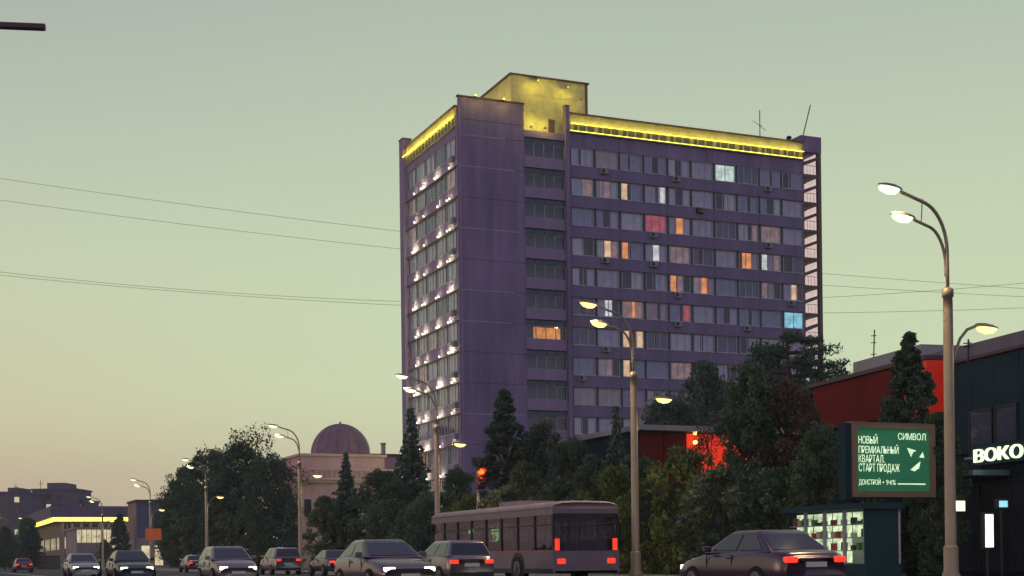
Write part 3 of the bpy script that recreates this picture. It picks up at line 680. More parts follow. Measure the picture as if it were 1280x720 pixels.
# ------------------------------------------------------------------ domed building
M['rose'] = mat('rose_stucco', (0.76, 0.45, 0.52), 0.9, var=0.14, scale=0.8, bump=0.2, streak=True)
M['rosetrim'] = mat('rose_trim', (0.80, 0.54, 0.56), 0.85, var=0.1)
M['domecu'] = mat('dome_metal', (0.27, 0.15, 0.24), 0.55, var=0.2, scale=1.2, spec=0.4)
M['darkglass'] = mat('dark_pane', (0.05, 0.05, 0.08), 0.12, spec=0.6)
q = on_x(372, 640, 38.0); DX, DY = q.x, q.y
D = thing('domed_building', 'rose stucco building with a purple dome behind the spruce', 'building', (DX, DY, 0))
DW, DL = 10.4, 8.2
zc = on_x(372, 597, 38).z; za = on_x(372, 566, 38).z; zd = on_x(372, 527, 38).z
MB().box(0, DW, 0, DL, 0, zc-0.5).build('wall', M['rose'], D)
MB().box(-0.35, DW+0.35, -0.35, DL+0.35, zc-0.5, zc-0.22).build('cornice', M['rosetrim'], D)
MB().box(-0.6, DW+0.6, -0.6, DL+0.6, zc-0.22, zc).build('cornice', M['rosetrim'], D)
MB().box(0.5, DW-0.5, 0.3, DL-0.3, zc, za-0.25).build('attic', M['rose'], D)
MB().box(0.25, DW-0.25, 0.1, DL-0.1, za-0.25, za).build('attic_cornice', M['rosetrim'], D)
bal_ = MB().box(-0.07, 0.07, -0.07, 0.07, 0, 0.85).mesh('baluster', M['rosetrim'])
for i in range(20): put('baluster', bal_, D, (-0.2+i*0.56, -0.3, zc))
for i in range(1, 14): put('baluster', bal_, D, (-0.3, -0.3+i*0.6, zc))
MB().box(-0.42, DW+0.4, -0.42, -0.18, zc+0.85, zc+1.0).build('balustrade_rail', M['rosetrim'], D)
MB().box(-0.42, -0.18, -0.18, DL+0.3, zc+0.85, zc+1.0).build('balustrade_rail', M['rosetrim'], D)
prof = [(3.25, 0), (3.25, 0.25)] + [(3.1*math.cos(a), 0.25+3.15*math.sin(a)) for a in np.linspace(0, 1.5, 12)] + [(0.12, 3.42), (0.1, 3.65), (0.02, 3.7)]
dm = MB().lathe(prof, 32).build('dome', M['domecu'], D, (DW*0.44+1.45, DL*0.5, za), True); dm.scale = (1.05, 1.05, 1.06)
rib = MB(); pts = [(3.14*math.cos(a), 0, 0.25+3.19*math.sin(a)) for a in np.linspace(0, 1.52, 12)]; rib.tube(pts, 0.025, 5); ribm = rib.mesh('rib', M['domecu'])
for i in range(16): put('rib', ribm, dm, None, i*math.pi/8)
win = MB().box(-0.02, 0.1, 0, 1.3, 0, 1.9).mesh('window', M['darkglass']); sill = MB().box(-0.16, -0.003, -0.15, 1.45, -0.16, 0).mesh('sill', M['rosetrim'])
for y in (1.2, 4.2):
    for z in (zc-4.2, 2.2):
        o = put('window', win, D, (-0.01, y, z)); put('sill', sill, o)
for x in (1.5, 4.5, 7.5):
    o = put('window', win, D, (x, -0.01, zc-4.2), math.pi/2); put('sill', sill, o)
for x in (0.0, DW-0.7):
    MB().box(x, x+0.7, -0.12, -0.003, 0, zc-0.55).build('pilaster', M['rosetrim'], D)
for y in (0.0, 2.9, DL-0.7): MB().box(-0.12, -0.003, y+0.003, y+0.7, 0, zc-0.55).build('pilaster', M['rosetrim'], D)
# grey block just right of the dome
q = at(487, 570, 175); o = thing('distant_block', 'plain flat roofed block behind the domed building', 'building', (q.x, q.y, 0))
MB().box(-3, 1.6, 0, 8, 0, q.z).build('wall', M['rose'], o); MB().box(-3.2, 1.8, -0.2, 8.2, q.z, q.z+0.25).build('roof', M['cap'], o)
MB().lathe([(0.3, 0), (0.3, 1.3), (0.4, 1.35), (0.4, 1.5)], 8).build('chimney', M['rose'], o, (-0.5, 1, q.z+0.2))

# ------------------------------------------------------------------ far left buildings
M['plum'] = mat('plum_facade', (0.15, 0.10, 0.17), 0.9, var=0.2, scale=0.1)
M['farwall'] = mat('far_stone', (0.36, 0.28, 0.30), 0.9, var=0.2, scale=0.3)
M['farroof'] = mat('far_roof', (0.16, 0.11, 0.22), 0.8, var=0.2, scale=0.2)
M['farlit'] = mat('far_lit_window', (0.6, 0.55, 0.4), 0.8, var=0.6, scale=0.8, emit=(1, 0.85, 0.5), estr=0.5)
M['shoplit'] = mat('shop_lit_window', (0.6, 0.65, 0.5), 0.8, var=0.6, scale=0.9, emit=(0.85, 1.0, 0.66), estr=2.0)
q = at(76, 700, 300); o = thing('theatre_building', 'low far building with a glowing yellow eave band', 'building', (q.x, q.y, 0))
ze = at(76, 652, 300).z; zt = at(76, 633, 300).z
MB().box(0, 22, 0, 70, 0, ze).build('wall', M['farwall'], o)
MB().box(-2.2, 24, -2.2, 72, ze+0.9, zt).build('roof', M['farroof'], o)
MB().box(-1.2, 23, -1.2, 71, ze, ze+0.9).build('eave', M['farwall'], o)
MB().box(-1.6, 23, -1.5, -1.25, ze+0.05, ze+0.85).build('light_strip', M['led'], o)
MB().box(-1.5, -1.25, -1.2, 71, ze+0.05, ze+0.85).build('light_strip', M['led'], o)
fin = MB().box(-0.25, 0.25, -0.6, -0.003, 0, ze-0.1).mesh('fin', M['farwall']); fin2 = MB().box(-0.2, -0.003, -0.2, 0.2, 0, ze-0.1).mesh('fin', M['farwall'])
for i in range(12): put('fin', fin, o, (0.5+i*1.9, 0, 0))
for i in range(24): put('fin', fin2, o, (0, 1+i*2.9, 0))
w1 = MB().box(0.35, 1.5, -0.1, -0.003, 0, 2.4).mesh('window', M['farlit']); w2 = MB().box(-0.12, -0.003, 0.4, 2.3, 0, 2.6).mesh('window', M['farlit'])
for i in range(11):
    if i not in (4, 7): put('window', w1, o, (0.5+i*1.9, 0, 4.0))
for i in range(23):
    if i % 5 != 2: put('window', w2, o, (0, 1+i*2.9, 3.8))
wd = MB().box(0.4, 1.5, -0.1, -0.003, 0, 1.9).mesh('window', M['darkglass'])
for i in range(11): put('window', wd, o, (0.5+i*1.9, 0, 7.3))
MB().box(8, 14, -3.5, -0.62, 3.1, 3.5).build('canopy', M['farwall'], o)
for x in (8.4, 13.2): MB().box(x, x+0.4, -3.3, -2.9, 0, 3.1).build('column', M['farwall'], o)
MB().box(9, 13, -0.12, -0.003, 0.2, 2.9).build('entrance', M['farlit'], o)
tri = MB(); tri.v = [(16.2,-0.8,7.6),(17.8,-0.8,7.6),(17.0,-0.8,10.2),(16.2,-0.7,7.6),(17.8,-0.7,7.6),(17.0,-0.7,10.2)]; tri.f = [(0,1,2),(5,4,3),(0,3,4,1),(1,4,5,2),(2,5,3,0)]
tri.build('roof_ornament', M['farlit'], o)
# glass hall
q = at(96, 700, 262); o = thing('glass_hall', 'far glazed hall with a lit yellowish upper storey', 'building', (q.x, q.y, 0))
MB().box(0, 6.5, 0, 20, 0, 4.6).build('wall', M['farwall'], o)
for i in range(7): MB().box(0.1+i*0.9, 0.85+i*0.9, -0.06, 0.1, 4.7, 7.1).build('window', M['farlit'], o)
MB().box(0, 6.5, 0.1, 20, 4.6, 7.2).build('upper_wall', M['farwall'], o); MB().box(-0.3, 6.8, -0.4, 20, 7.2, 7.6).build('roof', M['farwall'], o)
for i in range(9): MB().box(0.1+i*0.75, 0.3+i*0.75, -0.15, -0.003, 0, 4.6).build('fin', M['farwall'], o)
# taller blocks behind
def far_block(px0, px1, top, d, label, steps=(), rows=5):
    a = at(px0, top, d); b = at(px1, top, d); w = (Vector((b.x, b.y, 0))-Vector((a.x, a.y, 0))).length
    o = thing('apartment_block', label, 'building', (a.x, a.y, 0), -A, 'far apartment blocks')
    MB().box(0, w, 0, 16, 0, a.z).build('wall', M['plum'], o); MB().box(-0.3, w+0.3, -0.3, 16.3, a.z, a.z+0.5).build('parapet', M['plum'], o)
    for x0, x1, dz in steps: MB().box(w*x0, w*x1, 2, 13, a.z+0.5, a.z+0.5+dz).build('roof_housing', M['plum'], o)
    wm = MB().box(0, 1.4, -0.05, 0.1, 0, 1.5).mesh('window', M['darkglass']); wl_ = MB().box(0, 1.4, -0.05, 0.1, 0, 1.5).mesh('window', M['farlit'])
    n = max(2, int(w/3.2))
    for k in range(rows):
        for i in range(n): put('window', wl_ if random.random() < 0.08 else wm, o, (w*(i+0.3)/n, 0, a.z-2.6-3.1*k))
    return o
far_block(-22, 30, 617, 400, 'dark far apartment block at the left edge of view', ((0.55, 0.8, 1.2),), 4)
far_block(40, 94, 613, 420, 'stepped dark far apartment block above the yellow eave band', ((0.3, 0.72, 1.8),), 4)
far_block(94, 104, 626, 425, 'narrow low far block right of the stepped one', (), 3)
for px, t, b, lab in ((51, 600, 614, 'thin far roof mast above the stepped block'), (20, 605, 618, 'thin far roof mast above the leftmost block')):
    p = at(px, b, 405); o = thing('roof_mast', lab, 'antenna', (p.x, p.y, p.z-0.5)); MB().tube([(0,0,0),(0,0,at(px,t,405).z-p.z+0.5)], 0.09, 5).build('mast', M['black'], o); MB().tube([(-0.7,0,2.6),(0.7,0,2.6)], 0.06, 4).build('crossbar', M['black'], o)
# brown and blue corner house, fluted house and chimney
q = at(172, 700, 215); o = thing('corner_house', 'flat roofed brown house with blue side before the chimney', 'building', (q.x, q.y, 0)); zt = at(172, 627, 215).z
M['brown'] = mat('brown_stucco', (0.36, 0.22, 0.22), 0.9, var=0.15, scale=0.4); M['bluew'] = mat('blue_stucco', (0.12, 0.14, 0.26), 0.85, var=0.15, scale=0.4)
MB().box(0, 4.6, 0, 9, 4.6, zt).build('wall', M['bluew'], o); MB().box(-0.1, 4.7, -0.1, 9, 0, 4.6).build('ground_wall', M['farwall'], o)
MB().box(-0.12, -0.003, 0.1, 9, 4.62, zt-0.05).build('side_wall', M['brown'], o); MB().box(-0.3, 4.8, -0.3, 9.2, zt, zt+0.3).build('roof', M['cap'], o)
MB().box(2.6, 4.2, -0.05, 0.1, 5.6, 8.4).build('window', M['darkglass'], o); MB().box(-0.18, -0.13, 2, 6.5, 6.3, 8.0).build('window', M['brown'], o)
for x in (0.6, 2.6): MB().box(x, x+1.2, -0.16, -0.103, 0.4, 3.4).build('shop_window', M['farlit'], o)
q = at(190, 700, 232); o = thing('fluted_house', 'pale house with tall vertical windows beside the leafy clump', 'building', (q.x, q.y, 0)); zt = at(190, 624, 232).z
MB().box(0, 9, 0, 12, 0, zt).build('wall', M['farwall'], o)
for i in range(6): MB().box(0.5+i*1.05, 1.0+i*1.05, -0.05, 0.1, 4.2, zt-1).build('window', M['darkglass'], o); MB().box(1.05+i*1.05, 1.45+i*1.05, -0.25, -0.003, 3.5, zt-0.3).build('fin', M['farwall'], o)
MB().box(3.6, 9, 1, 8, zt, zt+1.3).build('roof_housing', M['farroof'], o)
MB().lathe([(0.5, 0), (0.5, 1.6), (0.6, 1.65), (0.6, 1.85)], 10).build('chimney', M['brown'], o, (4.6, 2, zt+1.2))

# orange board on the sixth lamp's pole
p = on_x(191, 668, 24.2); o = thing('street_board', 'small orange board facing the traffic by the lamp pole', 'sign', (p.x, p.y-0.5, 0))
MB().box(-0.85, 0.85, -0.04, 0.04, p.z-0.62, p.z+0.62).build('board', mat('orange_sign', (0.65, 0.14, 0.04), 0.5, var=0.08, emit=(1, 0.2, 0.05), estr=0.12), o, bevel=0.015)
MB().tube([(0, 0.08, 0), (0, 0.08, p.z+0.5)], 0.05, 8).build('post', M['pole'], o)

# ------------------------------------------------------------------ red pavilion behind the trees
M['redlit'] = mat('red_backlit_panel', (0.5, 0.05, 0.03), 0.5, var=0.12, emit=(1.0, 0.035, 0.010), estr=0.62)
M['redpaint_lamplit'] = mat('red_fascia_lamplit', (0.4, 0.03, 0.02), 0.5, var=0.15, emit=(1.0, 0.03, 0.01), estr=0.2)  # red painted fascia at its near end, lamplight on it put in as glow
M['redpaint'] = mat('red_fascia', (0.17, 0.012, 0.011), 0.7, spec=0.1, var=0.2, scale=0.5, streak=True)
M['dkwall'] = mat('dark_cladding', (0.014, 0.042, 0.068), 0.75, spec=0.15, var=0.2, scale=0.6, bump=0.15)
M['concrete'] = mat('pale_concrete', (0.36, 0.33, 0.38), 0.9, var=0.15, scale=0.5, streak=True)
o = thing('red_pavilion', 'low pavilion with a glowing red wall hidden behind trees', 'pavilion', (38.0, 70.0, 0))
MB().box(0, 13.5, 0.12, 11, 0, 8.0).build('wall', M['dkwall'], o)
for i in range(9): MB().box(0.05+i*1.5, 1.45+i*1.5, 0, 0.1, 5.0, 7.9).build('backlit_panel', M['redlit'] if i in (2, 3, 4) else M['redpaint'], o)
MB().box(-0.4, 14, -0.6, 11.3, 8.0, 8.3).build('roof', M['concrete'], o)
for i in range(6): MB().box(0.3+i*2.2, 2.2+i*2.2, 0.06, 0.11, 0.4, 4.2).build('shop_window', M['darkglass'], o)
for px, py in ((869, 535), (869, 541), (869, 553)):
    p = on_y(px, py, 69.7); MB().lathe([(0.03, -0.12), (0.11, -0.08), (0.13, 0), (0.11, 0.08), (0.03, 0.12)], 10).build('sign_lamp', M['lensy'], o, (p.x-38, -0.3, p.z), True)

# traffic signal lit red by the tower corner
M['sigred'] = mat('signal_red', (0.6, 0.05, 0.02), 0.4, emit=(1, 0.06, 0.01), estr=5)
def signal(px, py, x, label):
    p = on_x(px, py, x); o = thing('traffic_signal', label, 'traffic signal', (p.x, p.y, 0.12))
    h = p.z-0.12
    MB().lathe([(0.09, 0), (0.07, 0.1), (0.06, h+0.4)], 10).build('post', M['pole'], o, (0.0, 0.2, 0), True)
    MB().box(-0.19, 0.19, -0.12, 0.1, h-0.75, h+0.4).build('housing', M['black'], o, bevel=0.04)
    for i, m in enumerate((M['sigred'], M['darkglass'], M['darkglass'])):
        z = h+0.18-i*0.36; d = MB().lathe([(0.14, 0), (0.12, 0.05), (0.02, 0.07)], 14).build('signal_lens', m, o, (0, -0.122, z), True); d.rotation_euler.x = math.pi/2
        b = MB(); pts = [(0.16*math.cos(a), -0.3 if 0.4 < a < 2.7 else -0.125, z+0.16*math.sin(a)) for a in np.linspace(0, math.pi, 9)]
        for j in range(8):
            a0, a1 = math.pi*j/8, math.pi*(j+1)/8
            b.poly([(0.16*math.cos(a0), -0.125, z+0.16*math.sin(a0)), (0.16*math.cos(a1), -0.125, z+0.16*math.sin(a1)), (0.16*math.cos(a1), -0.34, z+0.16*math.sin(a1)), (0.16*math.cos(a0), -0.34, z+0.16*math.sin(a0))])
        b.build('visor', M['black'], o)
    o.scale = (1.35, 1.35, 1.0); lamp('POINT', 'signal_light', 90, (1, 0.07, 0.01), o, (0, -0.5, h+0.1), 0.1)
    return o
signal(600, 594, 27.5, 'traffic signal showing red among the bushes under the tower')

# ------------------------------------------------------------------ right hand buildings
M['parapet'] = mat('mauve_parapet', (0.20, 0.16, 0.23), 0.9, var=0.15, scale=0.6, streak=True)
RB = -R_(7.6)
q = at(1187, 560, 56)
B = thing('black_shop_building', 'black two storey shop building with a glowing sign at right edge', 'building', (q.x, q.y, 0), RB)
def loc_z(px, py, d): return at(px, py, d).z
# local frame: facade at x=0 facing -x, +y runs away up the street; the near part lies at -y
H1 = loc_z(1187, 457, 56)
MB().box(0.15, 14, -24, 0, 0, H1).build('wall', M['dkwall'], B)
MB().box(0.0, 12, -30, -9.0, H1-1.2, H1+0.95).build('upper_block', M['dkwall'], B)
MB().box(0.4, 10, -9.0, 11, H1-0.3, H1+0.75).build('roof_parapet', M['parapet'], B)
MB().box(-0.12, 14.2, -24, 0.2, H1, H1+0.12).build('roof_edge', M['cap'], B)
# cladding boards on the facade
for i in range(16): MB().box(0.02, 0.14, -24+i*1.5+0.012, -22.5+i*1.5-0.012, 4.75, H1-1.25 if i < 10 else H1-0.02).build('cladding_panel', M['dkwall'], B)
# two upper windows
M['wrefl'] = mat('reflective_pane', (0.10, 0.10, 0.16), 0.06, var=0.1, spec=1.0)
WZ0, WZ1 = loc_z(1240, 554, 48), loc_z(1240, 489, 48)
def fy(px):  # local y on the facade line for a column of the photograph
    v = ray(px, 600); d = Vector((math.sin(-RB), math.cos(-RB), 0)); o_ = Vector((q.x, q.y, 0))
    # solve t*v = o + s*d in plan
    det = v.x*(-d.y)-(-d.x)*v.y; t = (o_.x*(-d.y)-(-d.x)*o_.y)/det; s = (v.x*o_.y-v.y*o_.x)/det
    return s
for pa, pb in ((1213, 1242), (1245, 1273)):
    y1, y0 = fy(pa), fy(pb)
    w = MB(); w.box(-0.06, 0.0, y0, y1, WZ0, WZ0+0.08); w.box(-0.06, 0.0, y0, y1, WZ1-0.08, WZ1); w.box(-0.06, 0.0, y0, y0+0.08, WZ0+0.08, WZ1-0.08); w.box(-0.06, 0.0, y1-0.08, y1, WZ0+0.08, WZ1-0.08)
    w = w.build('window', M['black'], B); MB().box(-0.025, 0.012, y0+0.08, y1-0.08, WZ0+0.08, WZ1-0.08).build('pane', M['wrefl'], w)
    MB().box(-0.2, -0.003, y0-0.1, y1+0.1, WZ0-0.12, WZ0-0.04).build('sill', M['concrete'], w)
# text helper
GL = {}
def glyph(ch, bold):
    if (ch, bold) not in GL:
        c = bpy.data.curves.new('glyph', 'FONT'); c.body = ch; c.extrude = 0.5; c.offset = bold; c.resolution_u = 3
        t = bpy.data.objects.new('glyph', c); C.objects.link(t); dg = bpy.context.evaluated_depsgraph_get(); dg.update()
        me = bpy.data.meshes.new_from_object(t.evaluated_get(dg)); bpy.data.objects.remove(t)
        v = np.array([tuple(q.co) for q in me.vertices]); GL[(ch, bold)] = (v, [tuple(p.vertices) for p in me.polygons]); bpy.data.meshes.remove(me)
    return GL[(ch, bold)]
def text(name, body, m, parent, width=None, height=None, depth=0.01, bold=0.0):
    # letters set one by one with an even gap, joined into one line of lettering
    V, Fc, x = [], [], 0.0
    cap = glyph('Н', bold)[0][:, 1].max()
    for ch in body:
        if ch == ' ': x += 0.3; continue
        v, f = glyph(ch, bold); v = v.copy(); w = v[:, 0].max()-v[:, 0].min(); v[:, 0] += x-v[:, 0].min(); b0 = sum(len(q) for q in V)
        V.append(v); Fc += [tuple(i+b0 for i in q) for q in f]; x += w+0.10
    V = np.concatenate(V); V[:, 0] *= width/(x-0.10); V[:, 1] *= height/cap; V[:, 2] = (V[:, 2])*depth
    me = bpy.data.meshes.new(name); me.from_pydata([tuple(q) for q in V], [], Fc); me.materials.append(m)
    return put(name, me, parent)
M['signlit'] = mat('sign_letters_lit', (0.9, 0.95, 0.75), 0.5, emit=(0.86, 1.0, 0.60), estr=1.25)
ys, ye = fy(1226), fy(1283)
sz0, sz1 = loc_z(1226, 572, 51), loc_z(1226, 553, 51)
MB().box(-0.22, -0.02, ye-3, ys+0.2, sz0-0.12, sz1+0.12).build('sign_board', M['dkwall'], B)
t = text('sign_lettering', 'ВОКО', M['signlit'], B, abs(ye-ys)*1.06, (sz1-sz0)*0.9, 0.16, 0.0)
t.rotation_euler = (math.pi/2, 0, -math.pi/2); t.location = (-0.24, ys, sz0)
lamp('AREA', 'sign_light', 25, (0.86, 1, 0.62), B, (-0.9, (ys+ye)/2, (sz0+sz1)/2), rot=(0, math.pi/2, 0), shape='RECTANGLE', size=0.6, size_y=3.0)
# ground floor shop glazing
for i in range(11):
    y0 = -22+i*2.0; fr = MB(); fr.box(-0.05, 0.1, y0, y0+0.1, 0.1, 3.6); fr.box(-0.05, 0.1, y0+0.1, y0+2, 3.5, 3.6)
    fr = fr.build('shop_window', M['black'], B); MB().box(0.02, 0.06, y0+0.1, y0+2, 0.15, 3.5).build('pane', M['darkglass'], fr)
MB().box(-1.5, 0.1, fy(1260), fy(1205), 3.75, 3.95).build('canopy', mat('blue_canopy', (0.16, 0.22, 0.32), 0.5), B)
# lit panels by the shop
def lightbox(px0, px1, py0, py1, d, label, m, name='light_box', postz=True):
    a = at(px0, py1, d); b = at(px1, py0, d); w = (Vector((b.x-a.x, b.y-a.y, 0))).length; h = b.z-a.z
    o = thing(name, label, 'light box', ((a.x+b.x)/2, (a.y+b.y)/2, 0.0), -A*0.5)
    MB().box(-w/2-0.06, w/2+0.06, -0.02, 0.16, a.z-0.06, b.z+0.06).build('case', M['black'], o, bevel=0.02)
    MB().box(-w/2, w/2, -0.05, -0.023, a.z, b.z).build('screen', m, o)
    MB().tube([(0, 0.1, 0), (0, 0.1, a.z)], 0.05, 8).build('post', M['black'], o)
    return o
lightbox(1191, 1206, 626, 639, 47, 'small square white light box glowing by the shop', M['signlit'])
lightbox(1231, 1241, 643, 684, 43, 'tall narrow white light box by the shop entrance', M['shoplit'])
lightbox(1248, 1259, 626, 634, 44, 'small bluish screen right of the square light box', mat('screen_blue', (0.3, 0.5, 0.6), 0.4, emit=(0.3, 0.75, 0.9), estr=0.9))
lightbox(1103, 1117, 677, 686, 46, 'low pale light box at the shop windows', M['signlit'])
M['grlit'] = mat('green_backlit_poster', (0.2, 0.5, 0.15), 0.5, var=0.5, scale=2.5, emit=(0.30, 0.85, 0.20), estr=1.6)
lightbox(586, 594, 661, 685, 74, 'left one of two green light boxes on the pavement', M['grlit'])
lightbox(614, 624, 652, 684, 72, 'right one of two green light boxes on the pavement', M['grlit'])
# long building with the red fascia
RL = thing('red_fascia_building', 'long low building with red fascia and lit shop windows behind the billboard', 'building', (q.x, q.y, 0), RB)
H2 = 8.7; L2 = fy(1012); n2 = int((L2-0.4)/2.4); L2 = 0.4+n2*2.4
MB().box(0.3, 13, 0.3, L2, 0, H2-0.3).build('wall', M['dkwall'], RL)
MB().box(-0.9, 13, 0.3, L2+0.3, H2-0.05, H2+0.12).build('roof', M['cap'], RL)
for i in range(n2): MB().box(-0.75 if i else -0.78, 0.25, 0.35+i*2.4+0.01, 2.75+i*2.4-0.01, H2-2.1, H2-0.08).build('fascia_panel', M['redpaint_lamplit'] if i == 0 else M['redpaint'], RL)
MB().box(2.5, 9, 6, 12, H2+0.12, H2+1.5).build('roof_housing', M['concrete'], RL)
shopw = MB(); shopw.box(-0.05, 0.05, 0, 0.12, 0, 3.0); shopw.box(-0.05, 0.05, 0.12, 2.3, 2.9, 3.0); shopw.box(-0.05, 0.05, 1.15, 1.22, 0, 2.9); shopw = shopw.mesh('shop_window', M['framedark'])
shopp = [MB().box(0, 0.03, 0.12, 2.3, 0.5, 2.9).mesh('pane', m) for m in (M['shoplit'], M['darkglass'], M['farlit'])]
for i in range(n2):
    o = put('shop_window', shopw, RL, (0.2, 0.5+i*2.35, 0.2)); put('pane', shopp[0 if i in (5, 6, 8, 9, 12, 13, 16) else (2 if i in (15, 18) else 1)], o)
# kiosk added on the pavement, its glow standing in for lit shop windows
ya, yb_ = on_x(1082, 660, 26.4).y, on_x(985, 660, 26.4).y
K = thing('stand_in_kiosk', 'added glazed kiosk whose glow stands in for shop lights left of the billboard post', 'kiosk', (26.4, ya, 0.12)); KL = yb_-ya
KD = 1.3
MB().box(-0.25, KD+0.1, -0.1, KL+0.1, 2.12, 2.3).build('roof', M['dkwall'], K); MB().box(0, KD, 0, KL, 0, 0.45).build('plinth', M['dkwall'], K); MB().box(KD-0.08, KD, 0, KL, 0.45, 2.12).build('rear_wall', M['concrete'], K)
for y in (0, KL-0.08): MB().box(0, KD-0.08, y, y+0.08, 0.45, 2.12).build('end_wall', M['dkwall'], K)
M['kiosk'] = mat('shop_glow_stand_in', (0.6, 0.65, 0.5), 0.8, var=0.7, scale=4.0, emit=(0.80, 1.0, 0.62), estr=0.62)
GOODS = [mat('goods_'+n, c, 0.7) for n, c in (('red', (0.3, 0.05, 0.04)), ('green', (0.06, 0.2, 0.08)), ('dark', (0.04, 0.04, 0.05)), ('cream', (0.5, 0.45, 0.35)))]
nk = max(4, int(KL/0.95)); wk = KL/nk
for i in range(nk):
    MB().box(-0.03, 0.06, i*wk+(0.08 if i == 0 else 0), i*wk+0.09, 0.45, 2.12).build('mullion', M['framedark'], K)
    pn = MB().box(0.30, 0.34, i*wk+0.1, (i+1)*wk, 0.5 if i % 3 else 1.25, 2.05).build('lit_panel', M['kiosk'], K)
    for z in (0.85, 1.25, 1.65):
        sh = MB().box(0.02, 0.28, i*wk+0.1, (i+1)*wk, z, z+0.03).build('shelf', M['framedark'], K)
        for j in range(3):
            if random.random() < 0.75: MB().box(0.06, 0.2, i*wk+0.14+j*0.26, i*wk+0.30+j*0.26, z+0.033, z+random.uniform(0.12, 0.3)).build('goods', random.choice(GOODS), sh)
# roof aerials at right
for px, t, b, d, lab in ((1091, 412, 470, 78, 'thin leaning aerial on the roof left of the slim tree'), (1210, 424, 440, 52, 'short aerial with cross arms on the roof right of the nearest lamp')):
    p = at(px, b, d); h = at(px, t, d).z-p.z; o = thing('roof_aerial', lab, 'antenna', (p.x, p.y, p.z-0.4))
    MB().tube([(0, 0, 0), (h*0.06, 0, h+0.4)], 0.035, 6).build('mast', M['black'], o)
    for f in (0.9, 0.75, 0.5) if h > 1.5 else (0.85, 0.6): MB().tube([(-0.22+h*0.05, 0, h*f+0.3), (0.22+h*0.05, 0.1, h*f+0.36)], 0.025, 5).build('crossbar', M['black'], o)

# ------------------------------------------------------------------ billboard
BY = 38.0
pl, pr_ = on_y(1062, 527, BY), on_y(1166, 532, BY); bw = pr_.x-pl.x; bz1 = pl.z; bz0 = on_y(1062, 612, BY).z
BB = thing('billboard', 'green lit advertising billboard with white lettering in a bronze frame', 'billboard', (pl.x, BY, 0.12))
k = bw/104
def bx(px): return (px-1062)*k
def bzz(py): return bz1-0.12-(py-527)*(bz1-bz0)/85
M['bronze'] = mat('bronze_frame', (0.34, 0.21, 0.16), 0.5, var=0.12)
M['poster'] = mat('green_poster', (0.04, 0.20, 0.12), 0.4, var=0.1, emit=(0.03, 0.17, 0.085), estr=0.35)
M['posterw'] = mat('poster_lettering', (0.8, 0.85, 0.7), 0.5, emit=(0.75, 0.95, 0.62), estr=0.85)
fr = MB(); z0, z1 = bz0-0.36, bz1-0.12; t_ = 0.2
fr.box(0, bw, -0.12, 0.25, z1-t_, z1); fr.box(0, bw, -0.12, 0.25, z0, z0+t_); fr.box(0, t_, -0.12, 0.25, z0+t_, z1-t_); fr.box(bw-t_, bw, -0.12, 0.25, z0+t_, z1-t_)
fr.build('frame', M['bronze'], BB)
MB().box(-0.24, -0.02, -0.08, 0.3, z0-0.1, z1-0.05).build('side_case', M['dkwall'], BB)
MB().box(t_, bw-t_, -0.02, 0.2, z0+t_, z1-t_).build('poster', M['poster'], BB)
MB().box(bw/2-0.3, bw/2+0.3, 0.0, 0.28, 0, z0).build('post', M['dkwall'], BB)
def btext(s, x0, x1, y0, y1, bold=0.0):
    t = text('poster_lettering', s, M['posterw'], BB, (x1-x0)*k, (y1-y0)*(bz1-bz0)/85, 0.006, bold)
    t.rotation_euler = (math.pi/2, 0, 0); t.location = (bx(x0), -0.026, bzz(y1))
btext('НОВЫЙ', 1072, 1095.5, 544.5, 554); btext('ПРЕМИАЛЬНЫЙ', 1072, 1121.5, 557, 566); btext('КВАРТАЛ.', 1072, 1103.5, 568, 577.5); btext('СТАРТ ПРОДАЖ', 1072, 1122.5, 579, 589)
btext('СИМВОЛ', 1121, 1156, 539.5, 548, 0.0); btext('ДОНСТРОЙ', 1072, 1098.5, 599, 605.5); btext('• 94%', 1101, 1117.5, 599, 605.5)
MB().box(bx(1120), bx(1155), -0.03, -0.024, bzz(605), bzz(603.4)).build('poster_rule', M['posterw'], BB)
def arrow(pts): MB().poly([(bx(x), -0.028, bzz(y)) for x, y in pts], True).build('poster_mark', M['posterw'], BB)
arrow([(1132, 558), (1144, 561.5), (1140, 563.5), (1137, 570)]); arrow([(1152, 563), (1154, 570.5), (1147.5, 570)]); arrow([(1149, 575), (1147, 584), (1141, 588), (1136, 586)])
lamp('AREA', 'poster_light', 5, (0.8, 1, 0.7), BB, (bw/2, -0.6, z1+0.2), rot=(R_(-25), 0, 0), shape='RECTANGLE', size=3, size_y=0.2)

